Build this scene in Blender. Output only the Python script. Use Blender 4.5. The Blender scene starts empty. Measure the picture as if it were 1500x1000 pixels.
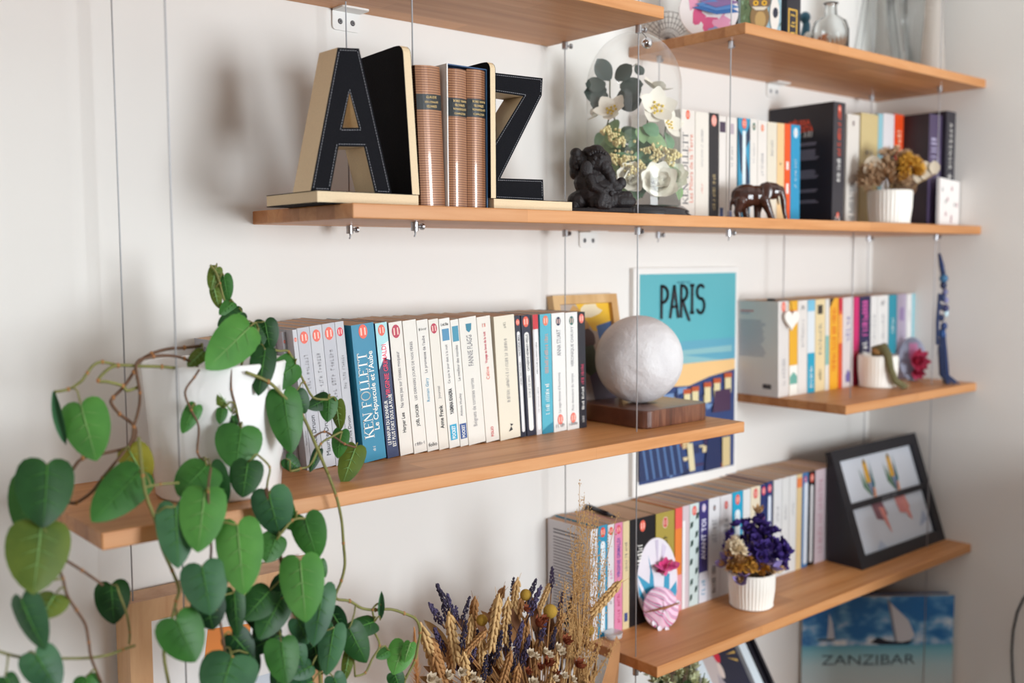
import bpy, bmesh, math, random
from mathutils import Vector, Matrix, Euler
random.seed(7)
scene = bpy.context.scene
COL = scene.collection
# ------------------------------------------------------------------ camera
FPX, YAW, PIT, ROL = 1496.23, math.radians(49.5324), math.radians(4.5917), math.radians(-0.2995)
CAM = Vector((-2.1662, -1.2577, 1.45))
FW = Vector((math.cos(YAW)*math.cos(PIT), math.sin(YAW)*math.cos(PIT), -math.sin(PIT)))
R0 = Vector((math.sin(YAW), -math.cos(YAW), 0)); U0 = R0.cross(FW)
RT = R0*math.cos(ROL) + U0*math.sin(ROL); UP = -R0*math.sin(ROL) + U0*math.cos(ROL)
cd = bpy.data.cameras.new('camera'); co = bpy.data.objects.new('camera', cd); COL.objects.link(co)
cd.sensor_width = 36; cd.sensor_fit = 'HORIZONTAL'; cd.lens = FPX/1500*36
cd.clip_start = .05; cd.clip_end = 60
m = Matrix((RT, UP, -FW)).transposed().to_4x4(); m.translation = CAM; co.matrix_world = m
cd.dof.use_dof = True; cd.dof.focus_distance = 1.36; cd.dof.aperture_fstop = 2.6
scene.camera = co
def ray(u, v): return FW + RT*((u-750)/FPX) + UP*((500-v)/FPX)
def at(u, v, X=None, Y=None, Z=None, D=None):
    """point of the room seen at photo pixel u,v on the given wall-parallel, side or level plane"""
    d = ray(u, v)
    s = (X-CAM.x)/d.x if X is not None else (Y-CAM.y)/d.y if Y is not None else (Z-CAM.z)/d.z if Z is not None else D
    return CAM + d*s
def xat(u, Y, Z):
    v = 500
    for _ in range(4):
        P = at(u, v, Y=Y); d = Vector((P.x, Y, Z)) - CAM; v = 500 - FPX*d.dot(UP)/d.dot(FW)
    return P.x
def zat(u, v, Y): return at(u, v, Y=Y).z
# ------------------------------------------------------------------ light
W = bpy.data.worlds.new('world'); scene.world = W; W.use_nodes = True
bg = W.node_tree.nodes['Background']; bg.inputs[0].default_value = (.88, .94, 1, 1); bg.inputs[1].default_value = .15
def area(name, loc, target, sx, sy, power, col):
    l = bpy.data.lights.new(name, 'AREA'); l.shape = 'RECTANGLE'; l.size = sx; l.size_y = sy; l.energy = power; l.color = col
    o = bpy.data.objects.new(name, l); COL.objects.link(o); o.location = loc
    o.rotation_euler = (Vector(target)-Vector(loc)).to_track_quat('-Z', 'Y').to_euler(); return o
area('window_daylight', (-.8, -2.69, 1.36), (-.85, 0, 1.42), .9, .9, 60, (.87, .945, 1))
area('side_fill_light', (-4.14, -1.9, 1.7), (0, -1.2, 1.5), 1.4, 1.3, 15, (.95, .97, 1))  # fill lamp added on the left to brighten left-facing sides
scene.view_settings.view_transform = 'Standard'; scene.view_settings.look = 'None'
scene.view_settings.gamma = 1; scene.view_settings.exposure = 0.0
try: scene.view_settings.use_curve_mapping = False
except Exception: pass
# ------------------------------------------------------------------ materials
def lin(c):
    if isinstance(c, str): c = tuple(int(c[i:i+2], 16) for i in (0, 2, 4))
    f = lambda x: x/12.92 if x <= .04045 else ((x+.055)/1.055)**2.4
    return tuple(f(x/255) for x in c[:3]) + (1,)
MATS = {}
def mat(col, rough=.5, metal=0, name=None, bump=0, bscale=200, var=0, spec=.5, sheen=0, coat=0, trans=0, sss=0):
    key = (str(col), rough, metal, bump, bscale, var, spec, sheen, coat, trans, sss)
    if key in MATS: return MATS[key]
    M = bpy.data.materials.new(name or 'surface'); M.use_nodes = True; nt = M.node_tree; b = nt.nodes['Principled BSDF']
    c = lin(col); b.inputs['Base Color'].default_value = c; b.inputs['Roughness'].default_value = rough
    b.inputs['Metallic'].default_value = metal; b.inputs['Specular IOR Level'].default_value = spec
    b.inputs['Sheen Weight'].default_value = sheen; b.inputs['Coat Weight'].default_value = coat
    b.inputs['Transmission Weight'].default_value = trans
    if bump or var:
        tc = nt.nodes.new('ShaderNodeTexCoord'); n = nt.nodes.new('ShaderNodeTexNoise'); n.inputs['Scale'].default_value = bscale; n.inputs['Detail'].default_value = 4
        nt.links.new(tc.outputs['Object'], n.inputs['Vector'])
        if bump:
            bp = nt.nodes.new('ShaderNodeBump'); bp.inputs['Strength'].default_value = bump; bp.inputs['Distance'].default_value = .002
            nt.links.new(n.outputs['Fac'], bp.inputs['Height']); nt.links.new(bp.outputs[0], b.inputs['Normal'])
        if var:
            r = nt.nodes.new('ShaderNodeValToRGB')
            r.color_ramp.elements[0].position = .3; r.color_ramp.elements[1].position = .7
            r.color_ramp.elements[0].color = tuple(x*(1-var) for x in c[:3])+(1,)
            r.color_ramp.elements[1].color = tuple(min(1, x*(1+var*.6)) for x in c[:3])+(1,)
            nt.links.new(n.outputs['Fac'], r.inputs[0]); nt.links.new(r.outputs[0], b.inputs['Base Color'])
    MATS[key] = M; return M
def nodes(name):
    M = bpy.data.materials.new(name); M.use_nodes = True; return M, M.node_tree, M.node_tree.nodes['Principled BSDF']
def ramp(nt, stops):
    r = nt.nodes.new('ShaderNodeValToRGB'); e = r.color_ramp.elements
    while len(e) < len(stops): e.new(.5)
    for el, (p, c) in zip(e, stops): el.position = p; el.color = lin(c)
    return r
def wood(name, stops, scale=(3, 60, 60), rough=.45, stave=None, coat=0):
    M, nt, b = nodes(name); N = nt.nodes; L = nt.links
    tc = N.new('ShaderNodeTexCoord'); mp = N.new('ShaderNodeMapping'); mp.inputs['Scale'].default_value = scale
    L.new(tc.outputs['Object'], mp.inputs[0])
    n = N.new('ShaderNodeTexNoise'); n.inputs['Scale'].default_value = 1; n.inputs['Detail'].default_value = 5; n.inputs['Roughness'].default_value = .6; n.inputs['Distortion'].default_value = .6
    L.new(mp.outputs[0], n.inputs['Vector']); r = ramp(nt, stops); L.new(n.outputs['Fac'], r.inputs[0]); out = r.outputs[0]
    if stave:
        br = N.new('ShaderNodeTexBrick'); br.inputs['Scale'].default_value = 1; br.inputs['Brick Width'].default_value = stave[0]; br.inputs['Row Height'].default_value = stave[1]
        br.inputs['Mortar Size'].default_value = .0002; br.inputs['Color1'].default_value = (1, 1, 1, 1); br.inputs['Color2'].default_value = (.8, .76, .72, 1); br.inputs['Mortar'].default_value = (.7, .62, .55, 1)
        br.offset = .37
        L.new(tc.outputs['Object'], br.inputs['Vector'])
        mx = N.new('ShaderNodeMix'); mx.data_type = 'RGBA'; mx.blend_type = 'MULTIPLY'; mx.inputs[0].default_value = 1
        L.new(out, mx.inputs[6]); L.new(br.outputs['Color'], mx.inputs[7]); out = mx.outputs[2]
    L.new(out, b.inputs['Base Color']); b.inputs['Roughness'].default_value = rough; b.inputs['Coat Weight'].default_value = coat
    bp = N.new('ShaderNodeBump'); bp.inputs['Strength'].default_value = .12; bp.inputs['Distance'].default_value = .001; L.new(n.outputs['Fac'], bp.inputs['Height']); L.new(bp.outputs[0], b.inputs['Normal'])
    return M
M_BEECH = wood('beech', [(.3, 'C4824A'), (.5, 'D3925A'), (.7, 'DCA06C')], stave=(.42, .042))
M_OAK = wood('pale_oak', [(.3, 'C89A62'), (.7, 'E3BC86')], scale=(30, 30, 4))
M_PINE = wood('pine', [(.3, 'C08C5E'), (.7, 'DDB284')], scale=(30, 30, 4))
M_WALNUT = wood('walnut', [(.25, '2E1610'), (.45, '613828'), (.6, '80523C'), (.8, '50301F')], scale=(70, 5, 6), rough=.3, coat=.2)
def pages_mat(c1, c2):
    M, nt, b = nodes('paper_pages'); tc = nt.nodes.new('ShaderNodeTexCoord'); mp = nt.nodes.new('ShaderNodeMapping'); mp.inputs['Scale'].default_value = (1400, 6, 6)
    nt.links.new(tc.outputs['Object'], mp.inputs[0]); n = nt.nodes.new('ShaderNodeTexNoise'); n.inputs['Scale'].default_value = 1; n.inputs['Detail'].default_value = 2
    nt.links.new(mp.outputs[0], n.inputs['Vector']); r = ramp(nt, [(.35, c1), (.65, c2)]); nt.links.new(n.outputs['Fac'], r.inputs[0]); nt.links.new(r.outputs[0], b.inputs['Base Color']); b.inputs['Roughness'].default_value = .9
    return M
M_PAGES = pages_mat('BF987A', 'D2AE90'); M_PAGESW = pages_mat('CFC5B8', 'E8E0D4')
M_STEEL = mat('B8B8BC', .28, 1, 'steel'); M_WIRE = mat('B4B4B8', .5, .55, 'steel_wire'); M_CHROME = mat('D8D8DC', .06, 1, 'chrome')
M_WALL = mat('EDE9E4', .85, name='painted_wall', bump=.05, bscale=60)
def thin_glass(name, tint=(1, 1, 1), rough=.02, ior=1.3, haze=0, hcol=(.9, .88, .86)):
    M = bpy.data.materials.new(name); M.use_nodes = True; nt = M.node_tree; nt.nodes.clear(); N = nt.nodes.new; L = nt.links
    o = N('ShaderNodeOutputMaterial'); t = N('ShaderNodeBsdfTransparent'); t.inputs[0].default_value = tuple(tint)+(1,)
    g = N('ShaderNodeBsdfGlossy'); g.inputs['Roughness'].default_value = rough
    lw = N('ShaderNodeLayerWeight'); lw.inputs[0].default_value = .5
    pw = N('ShaderNodeMath'); pw.operation = 'POWER'; pw.inputs[1].default_value = 3.5; L.new(lw.outputs['Facing'], pw.inputs[0])
    fr = N('ShaderNodeMath'); fr.operation = 'MULTIPLY_ADD'; fr.inputs[1].default_value = min(.9, (ior-1)*1.3); fr.inputs[2].default_value = ((ior-1)/(ior+1))**2; L.new(pw.outputs[0], fr.inputs[0])
    mx = N('ShaderNodeMixShader'); L.new(fr.outputs[0], mx.inputs[0]); L.new(t.outputs[0], mx.inputs[1]); L.new(g.outputs[0], mx.inputs[2])
    last = mx
    if haze:
        d = N('ShaderNodeBsdfDiffuse'); d.inputs[0].default_value = tuple(hcol)+(1,)
        m2 = N('ShaderNodeMixShader'); m2.inputs[0].default_value = haze; L.new(mx.outputs[0], m2.inputs[1]); L.new(d.outputs[0], m2.inputs[2]); last = m2
    L.new(last.outputs[0], o.inputs[0]); return M
M_GLASS = thin_glass('thin_glass', (.985, .985, .98), ior=1.4, haze=.06)
M_VASE, _nt, _b = nodes('vase_glass'); _b.inputs['Transmission Weight'].default_value = 1; _b.inputs['Roughness'].default_value = .02; _b.inputs['IOR'].default_value = 1.46; _b.inputs['Base Color'].default_value = (.93, .95, .95, 1)
M_FROST = thin_glass('speckled_glass', (.92, .9, .88), rough=.2, haze=.35, hcol=(.85, .78, .72))
# ------------------------------------------------------------------ mesh helpers
class MB:
    def __init__(s): s.v = []; s.f = []; s.m = []
    def add(s, V, Fs, mi=0):
        n = len(s.v); s.v += [Vector(p) for p in V]; s.f += [tuple(i+n for i in q) for q in Fs]; s.m += [mi]*len(Fs); return s
    def box(s, a, b, mi=0, M=None):
        x0, y0, z0 = a; x1, y1, z1 = b
        V = [Vector(p) for p in ((x0, y0, z0), (x1, y0, z0), (x1, y1, z0), (x0, y1, z0), (x0, y0, z1), (x1, y0, z1), (x1, y1, z1), (x0, y1, z1))]
        if M: V = [M @ p for p in V]
        return s.add(V, [(0, 3, 2, 1), (4, 5, 6, 7), (0, 1, 5, 4), (1, 2, 6, 5), (2, 3, 7, 6), (3, 0, 4, 7)], mi)
    def prism(s, poly, depth, M, mi=0, mi_side=None):
        """poly in local xy, extruded along local +z by depth, M places it"""
        n = len(poly); V = [M @ Vector((p[0], p[1], 0)) for p in poly] + [M @ Vector((p[0], p[1], depth)) for p in poly]
        k = mi if mi_side is None else mi_side
        s.add(V, [tuple(range(n))[::-1], tuple(range(n, 2*n))], mi)
        base = len(s.v)-2*n
        for i in range(n):
            j = (i+1) % n; s.f.append((base+i, base+j, base+n+j, base+n+i)); s.m.append(k)
        return s
    def tube(s, pts, r, n=8, mi=0, cap=True):
        pts = [Vector(p) for p in pts]; rs = r if isinstance(r, (list, tuple)) else [r]*len(pts)
        base = len(s.v); prev = None
        for i, p in enumerate(pts):
            t = (pts[min(i+1, len(pts)-1)] - pts[max(i-1, 0)])
            t = t.normalized() if t.length > 1e-9 else Vector((0, 0, 1))
            if prev is None: a = t.orthogonal().normalized()
            else:
                a = prev - t*prev.dot(t); a = a.normalized() if a.length > 1e-6 else t.orthogonal().normalized()
            prev = a; b = t.cross(a)
            for k in range(n):
                th = 2*math.pi*k/n; s.v.append(p + (a*math.cos(th)+b*math.sin(th))*rs[i])
        for i in range(len(pts)-1):
            for k in range(n):
                k2 = (k+1) % n; s.f.append((base+i*n+k, base+i*n+k2, base+(i+1)*n+k2, base+(i+1)*n+k)); s.m.append(mi)
        if cap:
            s.f.append(tuple(base+k for k in range(n))[::-1]); s.m.append(mi)
            e = base+(len(pts)-1)*n; s.f.append(tuple(e+k for k in range(n))); s.m.append(mi)
        return s
    def lathe(s, prof, n=32, c=(0, 0, 0), mi=0, rib=0, ribn=0, M=None):
        base = len(s.v); c = Vector(c)
        for (r, z) in prof:
            for k in range(n):
                th = 2*math.pi*k/n; rr = r*(1+rib*math.cos(ribn*th)) if rib else r
                p = Vector((rr*math.cos(th), rr*math.sin(th), z)); s.v.append((M @ p if M else p)+c)
        for i in range(len(prof)-1):
            for k in range(n):
                k2 = (k+1) % n; s.f.append((base+i*n+k, base+i*n+k2, base+(i+1)*n+k2, base+(i+1)*n+k)); s.m.append(mi)
        return s
    def ell(s, c, r, rot=None, seg=12, rings=8, mi=0):
        c = Vector(c); r = (r, r, r) if not isinstance(r, (tuple, list)) else r
        V = []; Fs = []
        for i in range(rings+1):
            ph = math.pi*i/rings
            for k in range(seg):
                th = 2*math.pi*k/seg; p = Vector((r[0]*math.sin(ph)*math.cos(th), r[1]*math.sin(ph)*math.sin(th), r[2]*math.cos(ph)))
                V.append((rot @ p if rot else p)+c)
        for i in range(rings):
            for k in range(seg):
                k2 = (k+1) % seg; Fs.append((i*seg+k, (i+1)*seg+k, (i+1)*seg+k2, i*seg+k2))
        return s.add(V, Fs, mi)
    def mesh(s, name, mats, smooth=False, off=None):
        me = bpy.data.meshes.new(name); o = Vector(off) if off is not None else Vector((0, 0, 0))
        me.from_pydata([tuple(p-o) for p in s.v], [], s.f)
        for M in (mats if isinstance(mats, (list, tuple)) else [mats]): me.materials.append(M)
        me.polygons.foreach_set('material_index', s.m)
        if smooth: me.polygons.foreach_set('use_smooth', [True]*len(me.polygons))
        me.validate(); me.update(); return me
    def build(s, name, mats, parent=None, smooth=False, off=None):
        return link(name, s.mesh(name, mats, smooth, off), parent)
def link(name, me, parent=None):
    o = bpy.data.objects.new(name, me); COL.objects.link(o)
    if parent: o.parent = parent
    return o
def tag(o, label, cat, group=None):
    o['label'] = label; o['category'] = cat
    if group: o['group'] = group
    return o
def thing(name, label, cat, loc=(0, 0, 0), rz=0, group=None):
    o = bpy.data.objects.new(name, None); o.empty_display_size = .02; COL.objects.link(o); o.location = loc; o.rotation_euler = (0, 0, rz); return tag(o, label, cat, group)
def struct(o): o['kind'] = 'structure'; return o
def bevel(o, w=.001, seg=2):
    md = o.modifiers.new('bevel', 'BEVEL'); md.width = w; md.segments = seg; md.limit_method = 'ANGLE'; md.angle_limit = .6; return o
def recalc(me):
    bm = bmesh.new(); bm.from_mesh(me); bmesh.ops.remove_doubles(bm, verts=bm.verts, dist=1e-6); bmesh.ops.recalc_face_normals(bm, faces=bm.faces); bm.to_mesh(me); bm.free()
def copy_tree(o, parent=None):
    c = o.copy(); COL.objects.link(c); c.parent = parent
    for ch in [q for q in o.children]: copy_tree(ch, c)
    return c
TXT = {}
def text_mesh(s, bold=0, shear=0):
    key = (s, bold, shear)
    if key not in TXT:
        c = bpy.data.curves.new('lettering', 'FONT'); c.body = s; c.resolution_u = 2; c.align_x = 'CENTER'; c.align_y = 'CENTER'; c.offset = bold; c.shear = shear
        o = bpy.data.objects.new('lettering', c); me = bpy.data.meshes.new_from_object(o); bpy.data.objects.remove(o); bpy.data.curves.remove(c)
        xs = [v.co.x for v in me.vertices] or [0]; ys = [v.co.y for v in me.vertices] or [0]
        me.transform(Matrix.Translation((-(max(xs)+min(xs))/2, -(max(ys)+min(ys))/2, 0)))
        TXT[key] = (me, max(xs)-min(xs), max(ys)-min(ys))
    return TXT[key]
def scribble(s, M, length, height, material, parent, name, bold):
    """lettering too small to read in the photograph: letter-sized upright marks, word spaces kept"""
    r = random.Random(len(s)*31+int(length*1e5)); n = len(s); k = min(length/n, height*.72); b = MB(); x = -k*n/2; sw = k*(.2+bold*4)
    for ch in s:
        if ch != ' ':
            q = r.randrange(5); y0, y1 = -height*.5, height*.5*r.choice((1, 1, .5))
            if q != 3: b.add([M @ Vector(p) for p in ((x+k*.12, y0, 0), (x+k*.12+sw, y0, 0), (x+k*.12+sw, y1, 0), (x+k*.12, y1, 0))], [(0, 1, 2, 3)])
            if q in (0, 2, 3): b.add([M @ Vector(p) for p in ((x+k*.7-sw, y0, 0), (x+k*.7, y0, 0), (x+k*.7, y1, 0), (x+k*.7-sw, y1, 0))], [(0, 1, 2, 3)])
            yb = r.choice((y0, y1-sw, (y0+y1)/2)); b.add([M @ Vector(p) for p in ((x+k*.12, yb, 0), (x+k*.7, yb, 0), (x+k*.7, yb+sw, 0), (x+k*.12, yb+sw, 0))], [(0, 1, 2, 3)])
        x += k
    return b.build(name, material, parent)
def text(s, M, length, height, material, parent, name='title', bold=0, shear=0):
    """lettering centred on M (local x = reading direction, y = up, z = out of the surface), fitted to length x height"""
    if '~' in s: return scribble(s, M, length, height, material, parent, name, bold)
    me, w, h = text_mesh(s, bold, shear); me2 = me.copy(); sy = height/max(h, 1e-6); sx = min(sy, length/max(w, 1e-6))
    me2.transform(M @ Matrix.Diagonal((sx, sy if sx > sy*.5 else sx*2, 1, 1))); me2.materials.clear(); me2.materials.append(material)
    return link(name, me2, parent)
def frame_mat(o, ex, ey):
    ex = Vector(ex).normalized(); ey = Vector(ey).normalized(); ez = ex.cross(ey)
    M = Matrix((ex, ey, ez)).transposed().to_4x4(); M.translation = Vector(o); return M
def strokes(lines, M, w, material, parent, name='title'):
    """hand-drawn lettering: polylines of (x,y) with width w laid flat in frame M"""
    b = MB()
    for ln in lines:
        ww = w
        if isinstance(ln, tuple) and not isinstance(ln[0], tuple) and isinstance(ln[1], list): ww, ln = ln
        for (a, c) in zip(ln[:-1], ln[1:]):
            a = Vector(a).to_2d(); c = Vector(c).to_2d(); d = (c-a); L = d.length
            if L < 1e-9: continue
            d /= L; n = Vector((-d.y, d.x))*ww/2; e = d*ww*.25
            P = [a-e+n, a-e-n, c+e-n, c+e+n]; b.add([M @ Vector((p.x, p.y, 0)) for p in P], [(0, 1, 2, 3)])
    return b.build(name, material, parent)
def arc(cx, cy, rx, ry, a0, a1, n=10): return [(cx+rx*math.cos(math.radians(a0+(a1-a0)*i/n)), cy+ry*math.sin(math.radians(a0+(a1-a0)*i/n))) for i in range(n+1)]
def flat_print(name, layers, M, parent, step=.00025, rough=.5):
    """printed picture: flat polygons [(points, colour)] in frame M, one thin ink layer over another"""
    b = MB(); mats = []; idx = {}
    for i, (poly, c) in enumerate(layers):
        if c not in idx: idx[c] = len(mats); mats.append(c if isinstance(c, bpy.types.Material) else mat(c, rough))
        b.add([M @ Vector((p[0], p[1], step*(i+1))) for p in poly], [tuple(range(len(poly)))], idx[c])
    return b.build(name, mats, parent)
# ------------------------------------------------------------------ the room
def slab(name, a, b, M): return struct(MB().box(a, b).build(name, M))
slab('wall_back', (-4.2, 0, 0), (.12, .12, 2.6), M_WALL)
slab('wall_right', (0, -2.87, 0), (.12, 0, 2.6), M_WALL)
M_TAUPE = mat('A79A8C', .85, name='taupe_wall', bump=.05, bscale=60)
slab('wall_left', (-4.32, -2.87, 0), (-4.2, .12, 2.6), M_TAUPE)
slab('wall_front', (-4.2, -2.87, 0), (0, -2.75, 2.6), M_TAUPE)
def window(name, c, w, h, along):
    t = bpy.data.objects.new(name, None); COL.objects.link(t); t.location = c; t.rotation_euler = (0, 0, along); struct(t); fm = mat('F0EEEA', .4)
    for (a, b_) in (((-w/2-.06, -.05, -h/2-.06), (w/2+.06, 0, -h/2)), ((-w/2-.06, -.05, h/2), (w/2+.06, 0, h/2+.06)), ((-w/2-.06, -.05, -h/2), (-w/2, 0, h/2)), ((w/2, -.05, -h/2), (w/2+.06, 0, h/2)), ((-.02, -.04, -h/2), (.02, -.01, h/2))): MB().box(a, b_).build('window_frame', fm, t)
    MB().box((-w/2, -.012, -h/2), (w/2, -.008, h/2)).build('pane', thin_glass('window_glass'), t)
window('window_1', (-.8, -2.75, 1.36), .9, .9, math.pi); window('side_fill_window', (-4.2, -1.9, 1.7), 1.4, 1.3, math.pi/2)  # the left-wall one is added to house the fill lamp
M_FLOOR = wood('floor_oak', [(.3, '4E3A2C'), (.7, '6A503C')], scale=(4, 30, 30), stave=(1.2, .14))
slab('floor', (-4.32, -2.87, -.1), (.12, .12, 0), M_FLOOR)
slab('ceiling', (-4.32, -2.87, 2.6), (.12, .12, 2.7), M_WALL)
# chest of drawers along the right wall, added unseen to shade the low corner
cx0, cx1, cy0, cy1, chh = -.46, -.002, -1.70, -.66, 1.08
cm = mat('E4E0DA', .5, name='white_lacquer')
chest = thing('shading_chest', 'white chest of drawers added out of view to shade the lower right corner', 'chest', (cx0, cy0, 0))
MB().box((.02, 0, .06), (cx1-cx0, cy1-cy0, chh-.02)).build('body', cm, chest)
MB().box((.0, -.01, chh-.02), (cx1-cx0, cy1-cy0+.01, chh)).build('top', cm, chest)
for i in range(4):
    z0 = .075+i*.247
    d = MB().box((.003, .015, z0), (.0195, cy1-cy0-.015, z0+.235)).build('drawer', cm, chest); bevel(d, .002)
    for q in (.25, .75): MB().ell((-.008, (cy1-cy0)*q, z0+.1), .013).build('knob', mat('B8B4AE', .3, 1), d, True)
for (a, b_) in ((.04, .02), (.04, cy1-cy0-.06), (cx1-cx0-.05, .02), (cx1-cx0-.05, cy1-cy0-.06)): MB().box((a, b_, 0), (a+.04, b_+.04, .06)).build('foot', cm, chest)
# ------------------------------------------------------------------ shelves
TH = .0176; SD = .25
ZA, ZB, ZC, ZD, ZT, ZU = 1.4977, 1.1674, 1.1643, .8124, 1.7964, 1.8024
ZE, ZF = .4875, .70
def shelf(x0, x1, z, label):
    w = x1-x0; o = MB().box((0, -SD, 0), (w, 0, TH)).build('wall_shelf', M_BEECH); o.location = (x0, 0, z)
    bevel(o, .0016, 3); return tag(o, label, 'shelf', 'beech shelves on the wall')
shelf(-2.05, -1.0126, ZT, 'beech board shelf above the letter bookends, with the chrome ball hanging at its corner')
shelf(-.8207, 0, ZU, 'beech board shelf carrying the clear glass vases')
shelf(-1.5437, 0, ZA, 'long beech board shelf carrying the letter bookends and the glass dome')
shelf(-1.8356, -.8092, ZB, 'beech board shelf carrying the trailing plant and the moon lamp')
shelf(-.5087, 0, ZC, 'short beech board shelf below the navy tassel, with a cactus pot')
shelf(-1.019, 0, ZD, 'beech board shelf carrying the black picture frame and purple dried flowers')
shelf(-.93, 0, ZE, 'beech board shelf carrying the sailing boat picture book')
shelf(-1.8356, -.965, ZF, 'beech board shelf under the dried bouquet and the pine frame')
# ------------------------------------------------------------------ steel cables with their grips
def clamp_mesh(ang):
    b = MB(); b.tube([(0, 0, -.0005), (0, 0, -.0115)], .0048, 14)
    d = Vector((math.cos(ang), math.sin(ang), 0)); c = Vector((0, 0, -.006))
    b.tube([c+d*.003, c+d*.0095], .0022, 10); b.tube([c+d*.0095, c+d*.0125], .0042, 12)
    return b.mesh('cable_grip', M_STEEL)
TAIL = MB().tube([(0, 0, -.011), (.001, 0, -.015), (-.0008, 0, -.0185)], .0011, 6).mesh('cable_end', M_WIRE, True)
def cable(x, y, z0, z1, shelves, label, tail=False):
    t = thing('steel_cable', label, 'cable', (x, y, z0), 0, 'steel shelf cables')
    b = MB(); n = 40
    b.tube([(0, 0, 0), (0, 0, z1-z0)], .00095, 8); b.build('wire', M_WIRE, t, True)
    for i, z in enumerate(shelves):
        g = link('cable_grip', clamp_mesh(-.5+.9*((i*7+int(abs(x*100))) % 5)/4), t); g.location = (0, 0, z-z0)
        if tail and i == len(shelves)-1: e = link('cable_end', TAIL, t); e.location = (0, 0, z-z0)
YF, YR = -.200, -.046
ZTOP = 2.6
for y, w in ((YF, 'front'), (YR, 'wall-side')):
    cable(-1.735, y, ZF-.012, ZTOP, [ZT, ZB, ZF], 'thin steel cable passing the trailing plant pot, %s of its pair' % w)
    cable(-1.423, y, ZA-.012, ZTOP, [ZA], 'thin steel cable beside the letter A bookend, %s of its pair' % w, True)
    cable(-1.013 if y == YF else -1.018, y, ZF-.012, ZTOP, [ZT, ZA, ZB, ZD, ZF], 'thin steel cable in line with the glass dome and moon lamp, %s of its pair' % w)
    cable(-.792, y, ZA-.012, ZTOP, [ZU, ZA], 'thin steel cable beside the white paperbacks near the elephant, %s of its pair' % w, True)
    cable(-.413, y, ZC-.012, ZA, [ZC], 'thin steel cable holding up the short tassel shelf, %s of its pair' % w)
    cable(-.097, y, ZE-.012, ZTOP, [ZU, ZA, ZC, ZD, ZE], 'thin steel cable near the room corner, %s of its pair' % w)
# ------------------------------------------------------------------ white wall brackets
M_BRK = mat('EDEAE6', .4, name='white_enamel'); M_SCREW = mat('8C8C90', .35, 1)
def rrect(w, h, r, n=4, corners=(1, 1, 1, 1)):
    P = []
    for (cx, cy, a, on) in ((w/2-r, h/2-r, 0, corners[0]), (-w/2+r, h/2-r, 90, corners[1]), (-w/2+r, -h/2+r, 180, corners[2]), (w/2-r, -h/2+r, 270, corners[3])):
        if on: P += [(cx+r*math.cos(math.radians(a+90*i/n)), cy+r*math.sin(math.radians(a+90*i/n))) for i in range(n+1)]
        else: P.append((cx+(r if cx > 0 else -r), cy+(r if cy > 0 else -r)))
    return P
def bracket(x, z, label):
    t = thing('wall_bracket', label, 'bracket', (x, -.0005, z), 0, 'white wall brackets')
    b = MB(); wd = .044
    b.prism(rrect(wd, .028, .005, corners=(0, 0, 1, 1)), .0026, frame_mat((0, 0, -.014), (1, 0, 0), (0, 0, 1)))
    b.prism(rrect(wd, .030, .005, corners=(0, 0, 1, 1)), .0026, frame_mat((0, -.015, -.0027), (1, 0, 0), (0, 1, 0)))
    b.build('bracket_plate', M_BRK, t)
    for dx in (-.010, .010):
        s = MB().lathe([(0, .0012), (.0022, .0012), (.0036, .0004), (.004, 0)], 14, M=frame_mat((dx, -.0027, -.016), (1, 0, 0), (0, 0, 1)))
        s.lathe([(0, .0014), (.0015, .0013)], 8, M=frame_mat((dx, -.0027, -.016), (1, 0, 0), (0, 0, 1)), mi=1); s.build('screw', [M_SCREW, mat('2A2A2C', .5)], t)
bracket(-1.396, ZT, 'white enamel bracket with two screws above the letter A bookend')
bracket(-.921, ZA, 'white enamel bracket with two screws under the dome shelf')
bracket(-.395, ZU, 'white enamel bracket with two screws under the vase shelf')
# ------------------------------------------------------------------ books
BK = 'black'
INK = {'k': '1E1C22', 'w': 'F4F1EA', 'r': 'C8323C', 'g': '6B6770', 'b': '2A8FB4', 'o': 'E8604A', 'p': 'D94FA0', 'gold': 'D8BE86', 'n': '1E2744', 'y': 'E8B93C', 'lg': '9A969A', 'lav': '8F86B4'}
SERIF = {'K': (.78, [(.13, [(.14, 0), (.14, 1)]), (.06, [(.2, .45), (.66, 1)]), (.13, [(.32, .56), (.72, 0)])], [(.0, .28, 0), (0, .28, 1), (.54, .8, 1), (.58, .86, 0)]),
         'E': (.62, [(.13, [(.14, 0), (.14, 1)]), (.06, [(.14, .97), (.56, .97)]), (.06, [(.14, .52), (.46, .52)]), (.06, [(.14, .03), (.6, .03)]), (.06, [(.56, .82), (.56, 1)]), (.06, [(.59, 0), (.59, .2)])], [(0, .2, 0), (0, .2, 1)]),
         'N': (.82, [(.06, [(.12, 0), (.12, 1)]), (.14, [(.12, .98), (.7, .02)]), (.06, [(.72, 0), (.72, 1)])], [(0, .24, 0), (-.02, .2, 1), (.6, .84, 1)]),
         'F': (.58, [(.13, [(.14, 0), (.14, 1)]), (.06, [(.14, .97), (.56, .97)]), (.06, [(.14, .52), (.44, .52)]), (.06, [(.55, .82), (.55, 1)])], [(0, .28, 0), (0, .2, 1)]),
         'O': (.86, [(.1, arc(.42, .5, .36, .48, 0, 360, 22))], []),
         'L': (.6, [(.13, [(.14, 0), (.14, 1)]), (.06, [(.14, .03), (.58, .03)]), (.06, [(.57, 0), (.57, .2)])], [(0, .2, 0), (0, .28, 1)]),
         'T': (.68, [(.13, [(.33, 0), (.33, 1)]), (.06, [(.02, .97), (.64, .97)]), (.06, [(.03, .82), (.03, 1)]), (.06, [(.63, .82), (.63, 1)])], [(.19, .47, 0)]), ' ': (.36, [], [])}
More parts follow.
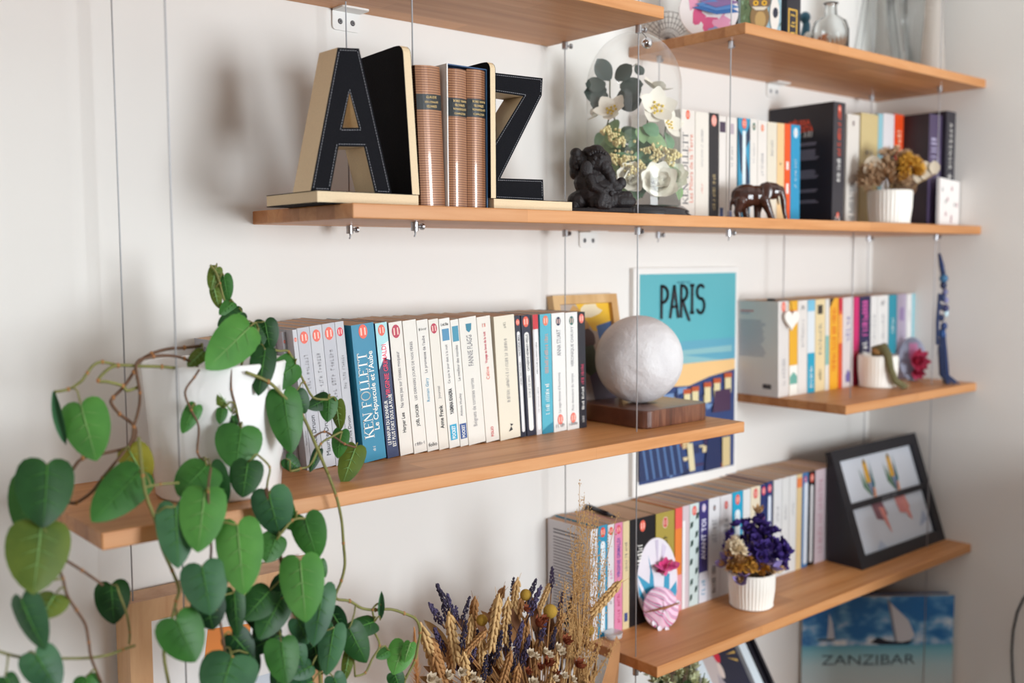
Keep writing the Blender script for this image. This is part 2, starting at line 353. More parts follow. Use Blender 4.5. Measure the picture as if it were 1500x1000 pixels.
def serif_text(s, M, length, height, material, parent):
    x = 0; lines = []
    for ch in s:
        w, st, sf = SERIF[ch]
        for (ww, pts) in st: lines.append((ww, [(x+p[0], p[1]) for p in pts]))
        for (a, b, y) in sf: lines.append((.05, [(x+a, y), (x+b, y)]))
        x += w+.06
    k = length/x; ky = height; S = M @ Matrix.Diagonal((k, ky, 1, 1)) @ Matrix.Translation((-x/2, -.5, 0))
    return strokes(lines, S, .1, material, parent, 'spine_title')
def spine_frame(x, z, y=-.0003, down=False):
    # French spines read upwards; a few read downwards
    return frame_mat((x, y, z), (0, 0, -1), (1, 0, 0)) if down else frame_mat((x, y, z), (0, 0, 1), (-1, 0, 0))
def decorate(t, w, h, deco):
    lay = .0002
    for d in deco:
        k = d[0]; lay += .00008
        if k == 'disc':      # height fraction, colour, radius fraction
            zc = d[1]*h; r = min(d[3]*w, .0085); b = MB(); M = frame_mat((w/2, -lay, zc), (1, 0, 0), (0, 0, 1))
            b.add([M @ Vector((r*.82*math.cos(a*math.pi/8), r*1.15*math.sin(a*math.pi/8), 0)) for a in range(16)], [tuple(range(16))])
            for q in (-.35, .35): b.add([M @ Vector((q*r+dx*r*.13, dy*r*.6, .00008)) for dx, dy in ((-1, -1), (1, -1), (1, 1), (-1, 1))], [(0, 1, 2, 3)], 1)
            b.build('emblem', [mat(INK.get(d[2], d[2]), .5), mat('F2C9BC', .5)], t)
        elif k == 'box':     # x0,x1,z0,z1 fractions, colour
            b = MB(); b.add([(d[1]*w, -lay, d[3]*h), (d[2]*w, -lay, d[3]*h), (d[2]*w, -lay, d[4]*h), (d[1]*w, -lay, d[4]*h)], [(0, 1, 2, 3)]); b.build('spine_band', mat(INK.get(d[5], d[5]), .45), t)
        elif k == 'pill':    # long rounded panel
            x0, x1, z0, z1 = d[1]*w, d[2]*w, d[3]*h, d[4]*h; r = (x1-x0)/2; c = (x0+x1)/2
            P = [(c+r*math.cos(a*math.pi/6), z1-r+r*math.sin(a*math.pi/6)) for a in range(7)] + [(c-r*math.cos(a*math.pi/6), z0+r-r*math.sin(a*math.pi/6)) for a in range(7)]
            MB().add([(p[0], -lay, p[1]) for p in P], [tuple(range(len(P)))]).build('spine_band', mat(INK.get(d[5], d[5]), .45), t)
        elif k == 'poly':    # [(x,z)] fractions, colour
            MB().add([(p[0]*w, -lay, p[1]*h) for p in d[1]], [tuple(range(len(d[1])))]).build('spine_band', mat(INK.get(d[2], d[2]), .45), t)
        elif k in ('t', 'td'):   # string, z0, z1, colour, height fraction, x centre fraction, bold
            s, z0, z1, c = d[1:5]; hf = d[5] if len(d) > 5 else .42; xc = d[6] if len(d) > 6 else .5; bo = d[7] if len(d) > 7 else 0
            text(s, spine_frame(xc*w, (z0+z1)/2*h, -lay-.0001, k == 'td'), (z1-z0)*h, hf*w, mat(INK.get(c, c), .5), t, 'spine_title', bo)
        elif k == 'serif':
            s, z0, z1, c, hf, xc = d[1:7]; serif_text(s, spine_frame(xc*w, (z0+z1)/2*h, -lay-.0001), (z1-z0)*h, hf*w, mat(INK.get(c, c), .5), t)
        elif k == 'across':  # small word set across the spine
            s, zc, c, hf = d[1:5]; text(s, frame_mat((w/2, -lay-.0001, zc*h), (1, 0, 0), (0, 0, 1)), .8*w, hf*w, mat(INK.get(c, c), .5), t, 'spine_title')
def book(x, y, z, w, h, dep, lean, col, label, deco=(), group='books', pages=None, rough=.42, name='paperback_book', hard=False, gap=.0004):
    t = thing(name, label, 'book', (x, y, z), 0, group); t.rotation_euler = (0, -lean, 0)
    w -= gap
    if isinstance(col, str): c_ = [int(int(col[i:i+2], 16)*.955) for i in (0, 2, 4)]; col = '%02X%02X%02X' % tuple(c_)
    k = .0022 if hard else .0005; b = MB(); cm = mat(col, rough, bump=.03, bscale=400) if not isinstance(col, bpy.types.Material) else col
    b.box((0, 0, 0), (w, k, h)); b.box((0, k, 0), (k, dep, h)); b.box((w-k, k, 0), (w, dep, h))
    c = b.build('cover', cm, t); ins = .003 if hard else .0006
    MB().box((k, k, ins), (w-k, dep-(.004 if hard else .001), h-ins)).build('pages', pages or M_PAGES, t)
    decorate(t, w, h, deco); return t
def row(spec, Y, Z, dep, shelfname, group):
    """spec rows: left px at foot, right px at foot, left px at top, top v px, colour, description, decoration, (extra forward)"""
    n = len(spec); out = []; lastlean = None
    for i, s in enumerate(spec):
        u0, u1, ut, vt, col, desc, deco = s[:7]; fwd = s[7] if len(s) > 7 else 0
        x0 = xat(u0, Y-fwd, Z); x1 = xat(u1, Y-fwd, Z); P = at(ut, vt, Y=Y-fwd); h = P.z-Z
        # keep feet in sequence even when a book stands proud
        if out: x0 = max(x0, out[-1][1]+.0002)
        w = max(x1-x0, .005); lean = max(0, math.atan2(x0-P.x, h)); lean = lean if lean > .012 else 0
        if lastlean is not None: lean = min(lean, lastlean)
        lastlean = lean
        h = h/math.cos(lean)
        near = spec[i-1][5].split(' with ')[0] if i else None; nxt = spec[i+1][5].split(' with ')[0] if i < n-1 else None
        rel = ('between the %s and the %s' % (near, nxt)) if near and nxt else ('at the end of its row beside the %s' % (near or nxt))
        lab = '%s %s' % (desc, rel)
        if len(lab.split()) > 16: lab = '%s next to the %s' % (desc, near or nxt)
        if len(lab.split()) > 16: lab = '%s in the row' % desc
        if desc.endswith('matching set'): lab = '%s of grey paperbacks, counted from the plant pot' % desc.replace(' of the matching set', '').replace('grey ', '')
        d = dep+fwd; d = min(d, -(Y-fwd)-.002)
        out.append((x0, x0+w/math.cos(lean), book(x0, Y-fwd, Z, w, h, d, lean, col, lab, deco, group)))
    return out
RD = 'disc'
GREY = 'C6C4C8'
ep = lambda c='o', z=.945, r=.36: (RD, z, c, r)
TB = ZB+TH; TC = ZC+TH; TD = ZD+TH; TA = ZA+TH; TU = ZU+TH
B_ROW = []
gt = [314, 338, 362, 386, 401.4, 414.3, 433.7, 451.7, 469.4, 488, 501]
gd = [q+' grey volume' for q in ('first', 'second', 'third', 'fourth', 'fifth', 'sixth', 'seventh', 'eighth', 'ninth', 'last')]
for i in range(10):
    B_ROW.append((gt[i]+23, gt[i+1]+23, gt[i], 499-3.0*i, GREY if i % 2 else 'BEBCC2', gd[i]+' of the matching set', [ep('o' if i < 9 else 'E0364A', .93, .4), ('t', 'Maurice Druon', .06, .4, 'k', .36), ('t', '~~~ ~~~~ ~~~~~~~', .45, .85, 'lg', .3)], (-.050, -.047, -.043, -.036, -.018, 0, 0, 0, 0, 0)[i]))
B_ROW += [
 (534, 566.3, 511, 477, '1F86A8', 'thick teal paperback with big white serif lettering', [ep('o', .945, .24), ('serif', 'KEN FOLLETT', .17, .8, 'w', .42, .34), ('t', 'Le Crépuscule et l’Aube', .2, .82, 'w', .3, .74, .012), ('t', '~~~~~', .07, .11, 'w', .12)], .008),
 (568, 585, 545, 474, '20305C', 'navy paperback with a pale blue top', [('poly', [(0, 1), (1, 1), (1, .72), (.5, .74), (0, .66)], 'A9D6DA'), ('poly', [(1, .86), (1, .72), (.5, .74), (.2, .71), (.5, .84)], 'F0F2F2'), ep('o'), ('t', 'VIRGINIE GRIMALDI', .45, .84, 'E8365C', .4, .55, .01), ('t', 'LE PARFUM DU BONHEUR', .1, .43, 'w', .3, .28, .01), ('t', 'EST PLUS FORT SOUS LA PLUIE', .08, .47, 'w', .3, .68, .01)], .003),
 (587, 606, 569, 472.8, 'EDE6DC', 'creamy white paperback with a dark red emblem', [ep('B8324E', .93, .38), ('t', 'Harper Lee', .17, .32, 'k', .36, .5, .01), ('t', 'Ne tirez pas sur l’oiseau moqueur', .36, .78, 'g', .34)]),
 (607, 626.2, 585.5, 470.5, 'EFE9E0', 'white paperback with bold black author name', [('t', 'JOËL DICKER', .2, .37, 'k', .34, .5, .02), ('t', 'LES DERNIERS JOURS DE NOS PÈRES', .4, .84, 'g', .3), ('across', '~~~~~', .07, 'lg', .22)]),
 (626.8, 643, 607.5, 469.6, 'EFEAE2', 'white paperback with blue author name', [('across', '~~~~~', .93, 'k', .2), ('t', 'Romain Gary', .38, .56, 'b', .36), ('t', 'La promesse de l’aube', .6, .88, 'g', .34), ('across', 'folio', .05, 'k', .3)]),
 (643.8, 658, 624.5, 468.6, 'EDE6DA', 'slim cream paperback with a crimson emblem', [ep('B8324E', .93, .38), ('t', 'Anne Frank', .16, .34, 'k', .4, .5, .02), ('t', 'Journal', .38, .5, 'g', .34)]),
 (658.8, 674.2, 641.5, 467.4, 'F1EDE6', 'white paperback with a blue picture stamp', [('box', .2, .85, .83, .92, '4E8CB0'), ('across', '~~~~~', .955, 'k', .2), ('t', 'YASMINA KHADRA', .26, .46, 'k', .36, .5, .03), ('t', 'Ce que le jour doit à la nuit', .5, .8, 'g', .3), ('box', .18, .82, .06, .18, '2AA3C8'), ('t', 'POCKET', .07, .17, 'w', .34, .5, .02)]),
 (674.8, 686.6, 658.5, 469, 'F0ECE4', 'slim white paperback with a blue lower label', [('box', .15, .9, .83, .95, '3F8FAA'), ('t', 'Aldous Huxley', .24, .42, 'g', .4), ('t', 'Le meilleur des mondes', .52, .8, 'g', .34), ('box', .1, .9, .06, .18, '2B4E8C'), ('t', 'POCKET', .07, .17, 'w', .4, .5, .02)]),
 (687.2, 712, 671.8, 466.4, 'EFEAE1', 'wide white paperback with a teal crest', [('poly', [(.36, .95), (.7, .95), (.66, .9), (.52, .88), (.38, .9)], '2F7F98'), ('t', 'FANNIE FLAGG', .62, .86, 'g', .3), ('t', 'Beignets de tomates vertes', .14, .52, 'lg', .28)]),
 (712.6, 732, 695, 465, 'F0E9DF', 'white paperback with red and pink lettering', [('across', '~~', .93, 'o', .2), ('t', 'Voyage au bout de la nuit', .63, .88, 'C8324E', .24, .5, .02), ('t', 'Céline', .5, .6, 'o', .24), ('t', 'FOLIO', .04, .12, 'r', .2, .5, .02)]),
 (732.6, 763, 723, 464, 'EFE6D2', 'thick cream paperback with a small black mark', [('t', '~~~~~', .9, .95, 'k', .12), ('t', '~~~~~~~~~~ ~~~~~~~~~~ ~ ~~ ~~~~~~~ ~~~ ~~~~~~~~~~', .3, .82, 'g', .15), ('poly', [(.42, .06), (.62, .07), (.56, .1), (.66, .115), (.5, .125), (.56, .1)], 'k')], .002),
 (763.6, 771.4, 751.5, 462.6, '23263A', 'thin navy paperback with a white lozenge', [ep('o', .945, .42), ('pill', .22, .78, .04, .87, 'E4E2E2'), ('t', 'VICTORIA MAS', .66, .85, 'k', .34, .5, .02), ('t', 'LE BAL DES FOLLES', .42, .63, 'k', .28)]),
 (772.6, 785.6, 763, 462, '23243A', 'navy paperback with a white spine panel', [ep('o', .945, .4), ('pill', .24, .76, .04, .86, 'E9E6E2'), ('t', 'CATHERINE HERMARY-VIEILLE', .54, .84, 'k', .26, .5, .02), ('t', 'D’OR ET DE SANG', .32, .5, 'g', .26)]),
 (786.4, 794.2, 779.8, 461, 'E4DFE0', 'thin white paperback with a red top', [('box', 0, 1, .88, 1, 'C8323C'), ('pill', .2, .8, .04, .88, 'F0EEEE'), ('t', 'GISÈLE HALIMI avec ANNICK COJEAN', .42, .86, 'k', .32, .5, .02), ('t', 'UNE FAROUCHE LIBERTÉ', .18, .4, 'g', .3)]),
 (794.8, 811, 790.6, 460.4, '58B7CC', 'cyan paperback with white foot lettering', [ep('E8785A', .945, .3), ('t', '~~~~~~~~~~~~~~~~ ~~~~~', .5, .84, 'E89A7A', .34), ('t', '~ ~~~~ ~~~~~~~ ~~', .16, .42, 'w', .36, .5, .02), ('poly', [(0, 0), (1, 0), (1, .09), (0, .03)], '2A86A0')]),
 (811.6, 830.8, 806.8, 459, 'F2F0EC', 'white paperback with a coral emblem near the foot', [(RD, .93, 'n', .22), ('t', 'ANNA STUART', .64, .86, 'g', .3), ('t', 'La sage-femme d’Auschwitz', .16, .5, 'lg', .26), (RD, .1, 'E87868', .26), ('across', '~~~~~', .05, 'lg', .2)]),
 (831.4, 848.8, 828, 458, 'F2F0EC', 'bright white paperback with a round green stamp', [(RD, .93, '3E6E66', .24), ('t', 'VÉRONIQUE CHAUVY', .54, .88, 'g', .32), ('t', 'Aux douceurs du temps', .16, .48, 'lg', .28), (RD, .1, 'E87868', .28), ('across', '~~~~~', .05, 'lg', .2)]),
 (849.4, 859.8, 846, 457.4, '1E1B26', 'thin black paperback with a coral emblem', [ep('E87060', .945, .42), ('t', '~~~~ ~~~~~~~', .38, .56, 'C83A5C', .4, .5, .02), ('t', '~~~~~ ~~~~~~~', .16, .36, 'w', .36, .5, .03), ('t', '~~~~~', .05, .11, 'w', .3)]),
]
brow = row(B_ROW, -.118, TB, .110, 'plant', 'paperbacks beside the trailing plant')
C_ROW = [
 (1139.9, 1155.6, 1139.9, 441.6, 'E6DFD9', 'pale grey paperback with text on its cover', [ep('o', .94, .26), ('t', '~~ ~~~~~~~~', .12, .4, 'lg', .3)]),
 (1156, 1168, 1156.5, 441, 'F0B32C', 'yellow paperback with a white heart hung before it', [('box', 0, 1, 0, .32, 'EFEBE2'), ('poly', [(.05, .12), (.95, .12), (.95, .2), (.5, .25), (.05, .2)], '6AA89A'), ('box', .1, .9, .8, .9, 'E86A2A')]),
 (1168.4, 1182, 1168.5, 440.4, 'ECE5DF', 'off-white paperback with faint lettering', [('t', '~~~~~~~~~', .5, .8, 'lg', .3), ('across', '~~', .93, 'g', .3)]),
 (1182.4, 1193.2, 1182.5, 439.6, 'E9EEF2', 'white paperback with sky blue ends', [('box', 0, 1, .88, 1, '7CC0DC'), ('box', 0, 1, 0, .43, '1FA0C0'), ('t', '~~~~~~~', .05, .3, 'w', .4)]),
 (1193.6, 1208, 1193.8, 438.8, 'F0D9A8', 'buff paperback with a black label', [('box', .25, .75, .84, .94, '3A332A'), ('t', '~~~~~~~~~', .12, .24, 'k', .3, .5, .02), ('t', '~~~~~~~~~~', .4, .75, 'g', .3)]),
 (1208.4, 1214.2, 1208.6, 438, 'E8E4DC', 'thin white and teal paperback', [('box', 0, 1, .28, .6, '8AB8B0')]),
 (1214.6, 1227.4, 1214.8, 437.2, 'F6B02E', 'amber paperback with orange script', [('t', '~~~~~~~ ~~~~~ ~~~ ~~~~~~', .2, .9, 'E06A1E', .44, .5, .02), ('poly', [(0, 1), (.5, 1), (0, .9)], '4A3A2A')]),
 (1227.8, 1233.4, 1228, 436.6, 'E65A32', 'thin orange-red paperback', [('box', 0, 1, .5, .82, 'F2A24A'), ('box', 0, 1, .86, 1, 'C8283C')]),
 (1233.8, 1249, 1234, 436, 'E6DAD8', 'pale pink paperback with a violet blot', [('t', '~~~~~', .45, .85, 'lav', .4), ('poly', [(.3, .06), (.7, .05), (.8, .14), (.5, .2), (.28, .13)], '7468A0')]),
 (1250, 1257.4, 1250.2, 435.4, 'D8246E', 'magenta paperback', [('box', 0, 1, 0, .4, 'A01838')]),
 (1257.8, 1274, 1258, 434.6, '2A2450', 'dark indigo paperback with pink script', [('t', '~~~~~~~~~~', .55, .96, 'E05AA8', .5, .52, .02), ('t', '~~~~~~~~', .1, .5, 'w', .42, .5, .02)]),
 (1274.6, 1284.4, 1274.8, 433.8, 'F0ECE8', 'slim white paperback', [('t', '~~~~~~~~~~~', .4, .85, 'lg', .3)]),
 (1284.8, 1300, 1285, 433.2, 'F2EEEA', 'broad white paperback', [('across', '~~', .92, 'g', .3), ('t', '~~~~~~~~~~', .4, .8, 'lg', .26)]),
 (1300.6, 1312.4, 1300.8, 432.2, '2496AC', 'deep teal paperback', [('box', 0, 1, 0, .15, '5AA878'), ('t', '~~~~~', .5, .8, 'w', .3)]),
 (1313, 1326, 1313.2, 431.4, 'CFC0D8', 'lilac paperback', [('poly', [(.2, .7), (.8, .68), (.75, .85), (.3, .84)], 'A890BE')]),
 (1326.4, 1334.4, 1326.6, 430.6, 'F0ECEA', 'narrow white paperback', [('t', '~~~~~', .6, .9, 'lg', .3)]),
 (1334.8, 1341, 1335, 430, '9ED4DC', 'pale cyan paperback', [('box', 0, 1, .4, 1, '86C8D4')]),
]
crow = row(C_ROW, -.105, TC, .100, 'tassel', 'paperbacks on the tassel shelf')
D_ROW = [
 (864.8, 875.4, 864.8, 776, 'E8E6EA', 'white paperback with blue spine letters', [('t', '~~~~~~~ ~~~~~~~', .5, .9, 'b', .4)]),
 (876, 889.6, 876.2, 771, '2A94B8', 'turquoise paperback with a white lozenge', [ep('E0402E', .94, .34), ('pill', .26, .74, .04, .86, 'E4E8EA'), ('t', '~~ ~~~~~~~ ~~~ ~~~~~', .3, .82, 'b', .3)]),
 (890, 899.4, 890.2, 769, 'E6E0E2', 'thin white paperback with a red emblem', [ep('D8402E', .94, .4), ('t', '~~~~', .5, .6, 'p', .4), ('t', '~~ ~~~~~', .25, .44, 'g', .3)]),
 (900, 911.6, 900.2, 767, 'E88CB0', 'pink paperback with violet lettering', [ep('D83A56', .94, .36), ('t', 'VIRGINIE GRIMALDI', .5, .86, '6A50A0', .42, .5, .02), ('t', '~~~~~ ~~~~~', .08, .36, 'C8446E', .36)]),
 (912, 921.6, 912.2, 764.5, 'E8D2A4', 'buff paperback with a blue price box', [('t', '~~~~~ ~~ ~~~~', .5, .85, 'g', .34), ('box', .25, .75, .07, .15, '3A4E86')]),
 (922, 959, 922.4, 762, '141217', 'very thick black paperback with a coral emblem', [(RD, .92, 'E8604A', .16), ('t', '~~~~~~~', .56, .76, 'w', .2, .4, .02), ('t', '~~', .6, .74, 'w', .2, .72, .02)]),
 (960, 987, 960.2, 753, 'B09C48', 'olive yellow paperback with a red and white emblem', [(RD, .9, 'F2EBDD', .22), (RD, .9, 'C83A32', .16), ('t', '~~~~~~', .5, .8, 'k', .24)]),
 (988, 998.4, 988.2, 745, 'F0883C', 'orange paperback with a coral top', [('box', 0, 1, .8, 1, 'E85A52'), ('box', 0, 1, 0, .35, 'E8A0A8')]),
 (998.8, 1008.8, 999, 742, 'DCCBD0', 'pale mauve paperback', [('box', 0, .4, 0, .86, 'F0ECEC')]),
 (1009.2, 1022.8, 1009.4, 739, 'D6E4E2', 'white paperback with dark green foliage', [ep('E0524A', .93, .3)] + [('poly', [(a, b), (a+.25, b+.02), (a+.3, b+.07), (a+.05, b+.06)], '1E3C34') for a, b in ((.05, .05), (.6, .12), (.1, .2), (.62, .3), (.05, .4), (.65, .5), (.1, .58), (.6, .66), (.05, .76), (.65, .84))]),
 (1023.2, 1036.4, 1023.4, 735, '3C3476', 'violet paperback with white title', [(RD, .93, 'C8C0E0', .26), ('t', 'AVANT TOI', .42, .82, 'E6E2F2', .5, .5, .02), ('box', 0, 1, 0, .3, 'D9D7DE'), ('t', '~~~~', .05, .25, 'b', .4)]),
 (1037, 1053.4, 1037.2, 731, 'E9E6E8', 'white paperback with a dark shield', [(RD, .9, '2A2A3A', .14), ('t', '~~~ ~~~', .55, .8, 'lg', .4), ('t', '~~~~~~ ~~~~', .06, .34, 'k', .34)]),
 (1054, 1070.6, 1054.2, 727, 'E9E4E6', 'white paperback with a red stamp', [(RD, .9, 'D84A4A', .2), ('t', '~~~~~', .5, .8, 'lg', .4)]),
 (1071.2, 1086.6, 1071.4, 722, '1FA6CC', 'bright cyan paperback', [ep('E0524A', .92, .32), ('pill', .26, .74, .04, .82, 'E4ECF0')]),
 (1087, 1097.6, 1087.2, 718, 'E9E6E4', 'slim pale paperback', [('t', '~~ ~~~~~', .4, .8, 'lg', .4)]),
 (1098, 1112, 1098.2, 714.5, 'ECDFC4', 'cream paperback with bold black title', [ep('D84040', .93, .3), ('t', '~~ ~~~~~', .4, .84, 'k', .42, .5, .03)]),
 (1112.5, 1121, 1112.7, 710, '26366E', 'navy paperback with a red emblem', [ep('D8405A', .93, .4), ('t', '~~~ ~~~~~~~', .3, .84, 'D86A8A', .36)]),
 (1121.4, 1129.6, 1121.6, 706.5, '2A3E74', 'navy paperback with a pale lozenge', [ep('D8405A', .93, .4), ('pill', .24, .76, .04, .86, 'DCE2EC')]),
 (1131.6, 1143.6, 1131.8, 704, 'E4E2E2', 'first plain white paperback', [('t', '~~~~~~', .5, .8, 'lg', .26)]),
 (1144, 1154.4, 1144.2, 701, 'E6E4E2', 'second plain white paperback', [('t', '~~~~~~~', .5, .8, 'lg', .26)]),
 (1154.8, 1165, 1155, 698, 'E8E6E4', 'third plain white paperback', [('t', '~~~~~~', .5, .8, 'lg', .26)]),
 (1165.4, 1173, 1165.6, 695.5, 'EBCF9C', 'buff paperback with an orange tip', [('box', 0, 1, .86, .96, 'E8824A')]),
 (1173.4, 1182, 1173.6, 693.5, '4A7CB0', 'blue paperback with a white panel', [('pill', .3, .95, .03, .9, 'DDE4EE'), (RD, .93, 'B04A8A', .3)]),
 (1182.4, 1192, 1182.6, 691.5, '17161C', 'black paperback with a white lozenge', [ep('E05A4A', .93, .36), ('pill', .28, .72, .03, .86, 'D8D6D8')]),
 (1192.4, 1207, 1192.6, 689.5, 'E2CDD4', 'rosy paperback with pink title', [('t', '~~ ~~~~~ ~~~ ~~~~~~~~~', .1, .9, 'C88A9E', .4, .5, .01)]),
 (1207.4, 1217.4, 1207.6, 686, 'D5D2DC', 'pale violet-grey paperback', [('t', '~~~~', .4, .7, 'lg', .3)]),
 (1217.8, 1225, 1218, 684, 'B89278', 'tan paperback', []),
]
drow = row(D_ROW, -.107, TD, .102, 'frame', 'paperbacks on the dried flower shelf')
A_ROW = [
 (997, 1018, 997, 159.4, 'F1E8DE', 'wide white paperback with grey serif lettering', [ep('E8603C', .955, .18), ('serif', 'KEN FOLLETT', .14, .8, '55525A', .36, .32), ('t', 'Les Piliers de la Terre', .16, .78, 'E8907A', .26, .72)]),
 (1018.4, 1038, 1018.4, 163, 'F0E8DC', 'plain cream-white paperback', [('t', '~~~~~~~~~~ ~~ ~~~~~~~~', .5, .85, 'lg', .16), ('t', '~~~~~', .2, .4, 'E8A090', .14)]),
 (1038.4, 1052.6, 1038.4, 164.7, '2B272B', 'black paperback with a salmon emblem', [(RD, .93, 'F0988A', .34), ('t', '~~~~ ~~ ~~~~~~', .1, .32, 'gold', .3), ('t', '~~ ~~~~', .34, .44, 'gold', .3)]),
 (1053, 1063.4, 1053, 170, 'EEE6DE', 'white paperback with tiny dark pictures', [('box', .1, .9, .85, .95, '4A3A4E'), ('box', .1, .6, 0, .13, '34426E')]),
 (1064, 1079, 1064, 171, 'EDE5DD', 'white paperback with a grey crest', [('box', .3, .7, .84, .94, 'B8A8B0'), ('t', '~~ ~~~~~~', .45, .8, 'lg', .2), ('box', .1, .5, 0, .1, '5A6A9A')]),
 (1080.7, 1098, 1080.7, 172, '3E9CC0', 'blue painted paperback with a pale strip', [('poly', [(0, .9), (.5, .8), (1, .95), (1, .8), (.6, .7), (.9, .5), (1, .3), (.7, .35), (.2, .5), (.1, .7)], '23344E'), ('box', .36, .64, .3, .88, 'D8E4E8'), ('poly', [(.15, .1), (.6, .2), (.95, .12), (.8, .3), (.3, .32)], '23344E'), (RD, .95, 'E8604A', .24)]),
 (1098.4, 1108.8, 1098.4, 174, 'F0E9E1', 'white paperback with a green dot', [(RD, .93, '1E6A56', .28), ('t', '~~ ~~~~~~', .5, .85, 'lg', .26)]),
 (1109.2, 1122.6, 1109.2, 176, 'F0E8E0', 'white paperback with an orange dot', [(RD, .93, 'E87A4A', .2), ('t', '~~~~~~~~', .45, .7, 'lg', .26)]),
 (1123, 1137.2, 1123, 178, 'ECE2CE', 'ivory paperback', [('t', '~~~~~~', .6, .9, 'lg', .24)]),
 (1137.6, 1148, 1137.6, 179.6, 'F6CF98', 'peach paperback', [('across', '~', .6, 'k', .3)]),
 (1148.4, 1157, 1148.4, 180.6, 'F25A1E', 'orange paperback', [('box', .3, .7, .54, .62, 'F2E4DC'), ('box', .3, .7, .3, .4, 'F2E4DC')]),
 (1157.6, 1171, 1157.6, 182, '2E9CC8', 'blue paperback with a round white crest', [(RD, .92, 'CDE6F0', .3), ('t', '~~ ~~~~~ ~~~~', .3, .72, 'w', .2)]),
]
row(A_ROW, -.120, TA, .112, 'dome', 'paperbacks behind the wooden elephant')
def lone(u0, u1, v, Y, Z, dep, col, label, deco, group='books in the corner', **k):
    x0 = xat(u0, Y, Z); x1 = min(xat(u1, Y, Z), -.001); h = zat((u0+u1)/2, v, Y)-Z
    return book(x0, Y, Z, x1-x0, h, dep, 0, col, label, deco, group, **k), x1-x0, h
mb, w, h = lone(1218, 1235, 149, -.150, TA, .147, '231C24', 'tall black thriller with orange title on cover, beside the blue crested paperback', [('box', 0, 1, 0, 1, '38353B'), (RD, .945, 'E8502E', .16), ('t', '~~~~ ~~ ~~~~~~ ~~ ~~~~', .56, .92, 'E8502E', .3, .5, .03), ('t', '~~~~~ ~~~~~~', .35, .54, 'E8E4E0', .3, .5, .02), (RD, .07, 'E8502E', .14), ('across', '~~', .03, 'w', .34)])
def cover_frame(yc, zc): return frame_mat((-.0003, yc, zc), (0, -1, 0), (0, 0, 1))   # left-hand cover, seen from the left
OR = mat('E8502E', .5); GR = mat('8A8494', .5); WHT = mat('EDE9E4', .5)
text('MÉLISSA', cover_frame(.075, h*.86), .062, .013, OR, mb, 'cover_title', .04); text('DA COSTA', cover_frame(.075, h*.80), .062, .012, OR, mb, 'cover_title', .04); text('~~~ ~~~~', cover_frame(.066, h*.755), .042, .011, WHT, mb, 'cover_title', .03)
def blurb(parent, zs, y0, y1, M, rnd=5, hh=.0019):
    r = random.Random(rnd); b = MB()
    for z in zs:
        e = y0+(y1-y0)*r.uniform(.0, .18); b.add([(-.0003, y1, z-hh/2), (-.0003, e, z-hh/2), (-.0003, e, z+hh/2), (-.0003, y1, z+hh/2)], [(0, 1, 2, 3)])
    return b.build('cover_text', M, parent)
blurb(mb, [h*q for q in (.68, .665, .62, .605, .59, .575, .56, .545, .45, .435, .42, .405, .39, .29, .275, .2, .185)], .030, .088, GR)
lone(1238, 1256, 167, -.122, TA, .115, 'F0E8DE', 'tall white paperback with dark foot lettering, right of the black thriller', [('t', '~~ ~~~~~~~~~~~~', .04, .4, '5A5458', .46, .5, .01), (RD, .92, '4A4650', .1)])
lone(1258, 1283, 166, -.122, TA, .115, 'DCC690', 'sand-coloured paperback behind the dried flower pot', [('across', '~~~', .66, 'lg', .2)])
lone(1283.4, 1290, 166, -.122, TA, .115, '9CCFDA', 'thin pale blue paperback behind the dried flower pot', [])
lone(1290.4, 1306.4, 166, -.122, TA, .115, 'ECE6E8', 'white paperback standing left of the orange one behind the dried flowers', [('t', '~~~~~', .5, .8, 'lg', .24)])
lone(1306.8, 1320, 167, -.122, TA, .115, 'F2501C', 'orange and crimson paperback with cream lettering, against the dark purple book', [('box', 0, 1, 0, .66, '8A1420'), ('t', '~~~~~', .66, .88, 'F6C8A8', .44, .5, .01)])
pb, w, h = lone(1357, 1376, 167, -.178, TA, .165, '2E2228', 'dark book with a purple spine and pale lettering', [('box', 0, 1, 0, 1, '544664'), ('t', '~~~~~~~~', .5, .8, 'B8B0CC', .4, .4, .02), ('t', '~~~~~', .55, .72, '9A8CB4', .24, .75)])
ap, w, h = lone(1382, 1401, 163, -.188, TA, .17, '241F2A', 'tall charcoal book with spaced pale capitals, against the right wall', [('box', 0, 1, 0, 1, '35323A'), ('td', 'A P P R E N S I R', .5, .9, 'D8D4CC', .32, .52, .01)] + [('poly', [(.46, .40), (.54, .40), (.54, .47), (.46, .47)], 'CFCAC4'), ('poly', [(.3, .43), (.7, .43), (.7, .445), (.3, .445)], 'CFCAC4')])
# floral booklet standing before them
x0 = xat(1375, -.202, TA); x1 = min(xat(1404, -.202, TA), -.004); hb = zat(1390, 263, -.202)-TA
fb = thing('floral_booklet', 'white booklet printed with small red blossoms, leaning before the charcoal book', 'booklet', (x0, -.2025, TA))
MB().prism([(0, 0), (x1-x0, 0), (x1-x0, hb*.97), (.0, hb*1.03)], .006, frame_mat((0, .006, 0), (1, 0, 0), (0, 0, 1))).build('cover', mat('EFE8E4', .5), fb)
rr = random.Random(3); wd = x1-x0
for i in range(9):
    cx, cz = wd*rr.uniform(.12, .88), hb*rr.uniform(.06, .92); r = .0035
    MB().add([(cx+r*.7*math.cos(a*.785), -.0003, cz+r*1.5*math.sin(a*.785)) for a in range(8)], [tuple(range(8))]).build('blossom', mat('9A4A5C' if i % 3 else '8A8C88', .5), fb)
